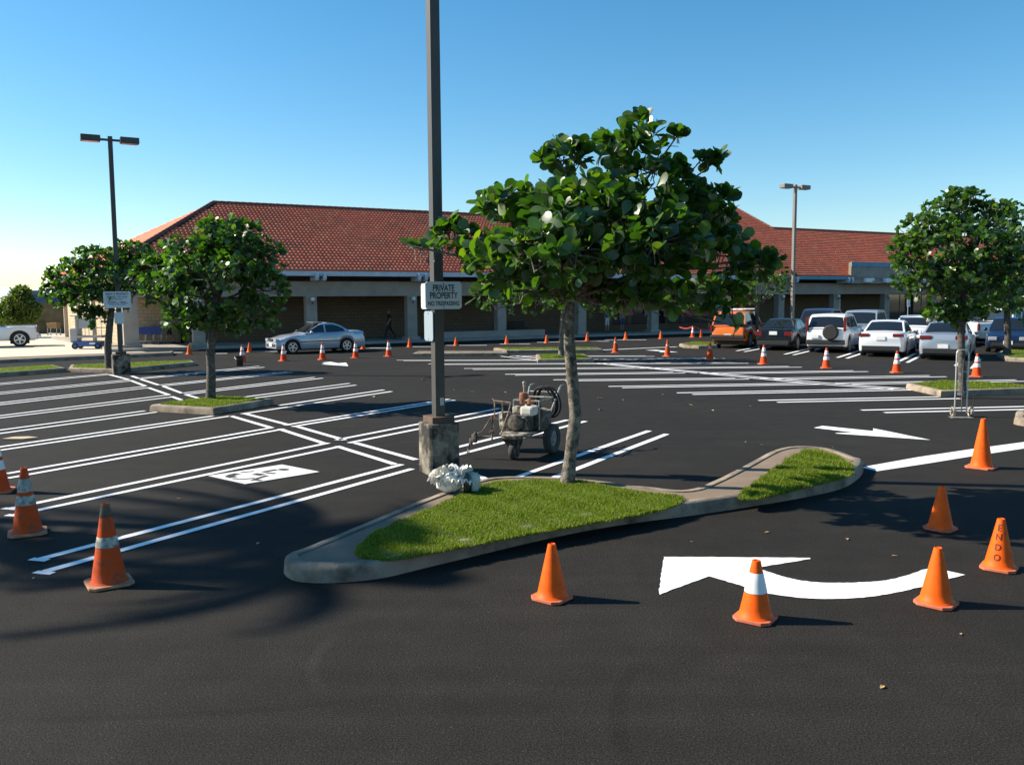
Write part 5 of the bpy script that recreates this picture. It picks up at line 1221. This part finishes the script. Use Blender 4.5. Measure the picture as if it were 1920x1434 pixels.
vehicle('sedan', 'silver sedan parked tail out behind the hand truck', 'car', rear_at(1767, 676, 4.7), HA, PSILV, sedan(4.7, 1.83, 1.46, tl=[(.62, .88, .42, .15, REDL)], plate_r=.55))
p = P(1770, 643); vehicle('sedan', 'tan sedan side on behind the person in white', 'car', p, 301, TAN, sedan(4.7, 1.8, 1.45))
p = P(1882, 645); vehicle('pickup_truck', 'pale pickup truck with red tail light at the right edge', 'pickup', p, 70, OFFW, pickup())
p = P(1850, 634); vehicle('sedan', 'silver sedan half hidden behind the pale pickup at the right', 'car', p, 301, PSILV, sedan(4.6, 1.8, 1.5))
vehicle('sedan', 'dark blue car facing out at the right edge of the picture', 'car', front_at(1889, 662, 4.5), HA + 180, NAVY, sedan(4.5, 1.78, 1.47, plate_f=.45))
w0 = P(38, 650); azp = 241; SP = pickup(5.7, 1.98, 1.95, wr=.43, ax=(-1.9, 1.75)); cen = w0 - bearing(azp) * SP['ax'][0] - bearing(azp - 90) * .85
vehicle('pickup_truck', 'white pickup truck cut by the left edge, tail towards the building', 'pickup', cen, azp, WHT, SP)

# ================================================================== people
SKIN = mat('skin', (.34, .19, .12), .6); HAIR = mat('hair', (.02, .015, .012), .7)
def person(label, loc, face_az, shirt, pants, pose='stand', H=1.7, skin_legs=True):
    s = H / 1.7; a = {'stand': (0, 0, .12, .12), 'walk': (.26, -.26, .3, -.3), 'push': (.16, -.14, 1.1, 1.1)}[pose]
    J = {}; e = []
    def add(n, p, r, par_=None): J[n] = (Vector(p) * s, r * s); (e.append((par_, n)) if par_ else None)
    add('pel', (0, 0, .93), .135); add('bel', (0, 0, 1.08), .125, 'pel'); add('che', (.0, 0, 1.3), .15, 'bel'); add('nek', (.01, 0, 1.45), .06, 'che'); add('hd', (.03, 0, 1.56), .09, 'nek'); add('hd2', (.035, 0, 1.63), .085, 'hd')
    for q, sg, lg, ar in (('l', 1, a[0], a[2]), ('r', -1, a[1], a[3])):
        add('hip' + q, (0, sg * .09, .88), .1, 'pel'); add('kne' + q, (lg * .75 + .03, sg * .1, .49), .062, 'hip' + q); add('ank' + q, (lg * 1.25 - (.12 if lg < 0 else 0), sg * .1, .08 + (.06 if lg < 0 else 0)), .042, 'kne' + q); add('toe' + q, (lg * 1.25 + .14 - (.1 if lg < 0 else 0), sg * .11, .035), .038, 'ank' + q)
        add('sho' + q, (0, sg * .17, 1.39), .068, 'che'); ex, ez = .28 * math.sin(ar * .7), .28 * math.cos(ar * .7); add('elb' + q, (ex, sg * .21, 1.39 - ez), .048, 'sho' + q)
        add('wri' + q, (ex + .25 * math.sin(ar * 1.25 + .1), sg * .2, 1.39 - ez - .25 * math.cos(ar * 1.25 + .1)), .034, 'elb' + q); add('han' + q, (ex + .34 * math.sin(ar * 1.25 + .15), sg * .2, 1.39 - ez - .34 * math.cos(ar * 1.25 + .15)), .038, 'wri' + q)
    names = list(J); me = bpy.data.meshes.new('p'); me.from_pydata([tuple(J[n][0]) for n in names], [(names.index(x), names.index(y)) for x, y in e], [])
    ob = bpy.data.objects.new('p', me); COL.objects.link(ob); md = ob.modifiers.new('s', 'SKIN'); ob.modifiers.new('ss', 'SUBSURF').levels = 1; md.use_smooth_shade = True
    for i, n in enumerate(names): me.skin_vertices[0].data[i].radius = (J[n][1], J[n][1]); me.skin_vertices[0].data[i].use_root = (n == 'pel')
    bpy.context.view_layer.update()
    bm_ = bpy.data.meshes.new_from_object(ob.evaluated_get(bpy.context.evaluated_depsgraph_get())); bpy.data.objects.remove(ob)
    t = thing('person', label, 'person', loc, R(90 - face_az))
    bm_.materials.clear()
    for m_ in (SKIN, shirt, pants, HAIR, BLACK): bm_.materials.append(m_)
    for p in bm_.polygons:
        c = p.center / s
        if c.z > 1.47: mi = 3 if (c.z > 1.63 or c.x < -.0) else 0
        elif c.z < .1: mi = 4
        elif c.z < (.5 if skin_legs else .09): mi = 0
        elif c.z < .98 and abs(c.y) < .185: mi = 2
        elif c.z > 1.08 and (abs(c.y) < .2 or c.z > 1.2): mi = 1
        elif abs(c.y) >= .17 and c.z < 1.2: mi = 0
        else: mi = 1
        p.material_index = mi
    bm_.polygons.foreach_set('use_smooth', [True] * len(bm_.polygons))
    b = bpy.data.objects.new('body', bm_); COL.objects.link(b); b.parent = t
    MB().ball((.1 * s, 0, 1.565 * s), .018 * s, 6, 5).build('nose', SKIN, t)
    return t
BLUS = mat('patterned_shirt', (.5, .6, .78), .8, var=.6, scale=12); DKC = mat('dark_cloth', (.02, .02, .022), .9); LTC = mat('light_cloth', (.55, .55, .52), .9); NVC = mat('navy_cloth', (.05, .08, .16), .9); PNK = mat('dull_pink_cloth', (.3, .2, .2), .9); HIV = mat('hi_vis', (.5, .75, .08), .8)
person('person in pale patterned shirt and dark shorts pushing blue carts', pc - bearing(241) * .88, 241, BLUS, DKC, 'push')
person('dark-clothed person walking along the shaded arcade', BW(-.9, 1.2, .15), 241, DKC, DKC, 'walk', 1.75, False)
person('person in navy shirt and light shorts under the arcade, right of the trunks', BW(14.9, 1.0, .15), 150, NVC, LTC, 'stand', 1.75)
person('person in dull pink shirt beside the one in light shorts', BW(16.4, 1.3, .15), 150, PNK, NVC, 'stand', 1.68)
q = PD(1744, 645, 47.5); person('person with a white top standing behind the silver sedan', (q.x, q.y, 0), 130, WHITE, DKC, 'stand', 1.75)
q = PD(1797, 645, 47.5); person('person in yellow-green vest behind the right tree trunk', (q.x, q.y, 0), 200, HIV, DKC, 'stand', 1.75)

# ================================================================== fallen leaves and scraps on the asphalt
LITTER = island_rand('dry_leaf', [(.5, .32, .12), (.35, .2, .08), (.6, .5, .35)], rough=.8, obj=True)
dl = MB()
for i in range(8): pass
dv = [(0, 0, .002), (.05, -.03, .012), (.1, -.035, .02), (.15, 0, .008), (.1, .035, .024), (.05, .03, .014), (.07, 0, .006)]
dm = MB().add(dv, [(0, 1, 6), (1, 2, 6), (2, 3, 6), (3, 4, 6), (4, 5, 6), (5, 0, 6)]).mesh('fallen_leaf'); dm.materials.append(LITTER)
spots = [(1332, 769), (1410, 762), (1432, 834), (1396, 828), (1132, 747), (1170, 750), (1300, 760), (1560, 838), (1433, 998), (1588, 1012), (1300, 1015), (1684, 1042), (1580, 870), (1240, 740), (340, 934), (800, 712), (850, 731), (890, 735), (950, 736), (920, 748), (1128, 768), (700, 745), (60, 1085), (480, 1020), (1802, 1186), (1650, 1290)]
for i, (x, y) in enumerate(spots):
    o = bpy.data.objects.new('fallen_leaf', dm); COL.objects.link(o); o.location = P(x, y, .006); o.rotation_euler = (0, 0, random.uniform(0, 6)); k = random.uniform(.35, .9) * (1.5 if y < 780 else .55); o.scale = (k, k, k)
    tag(o, 'small dry fallen leaf lying on the dark asphalt', 'leaf', 'fallen leaves scattered on the asphalt')
pp = MB().prism([(-.28, -.12), (.1, -.15), (.3, .02), (.05, .14), (-.2, .1)], .002, .02).build('cardboard_scrap', mat('cardboard', (.5, .38, .24), .9)); pp.location = P(40, 822, .004); tag(pp, 'flat tan cardboard scrap in a left stall', 'scrap')
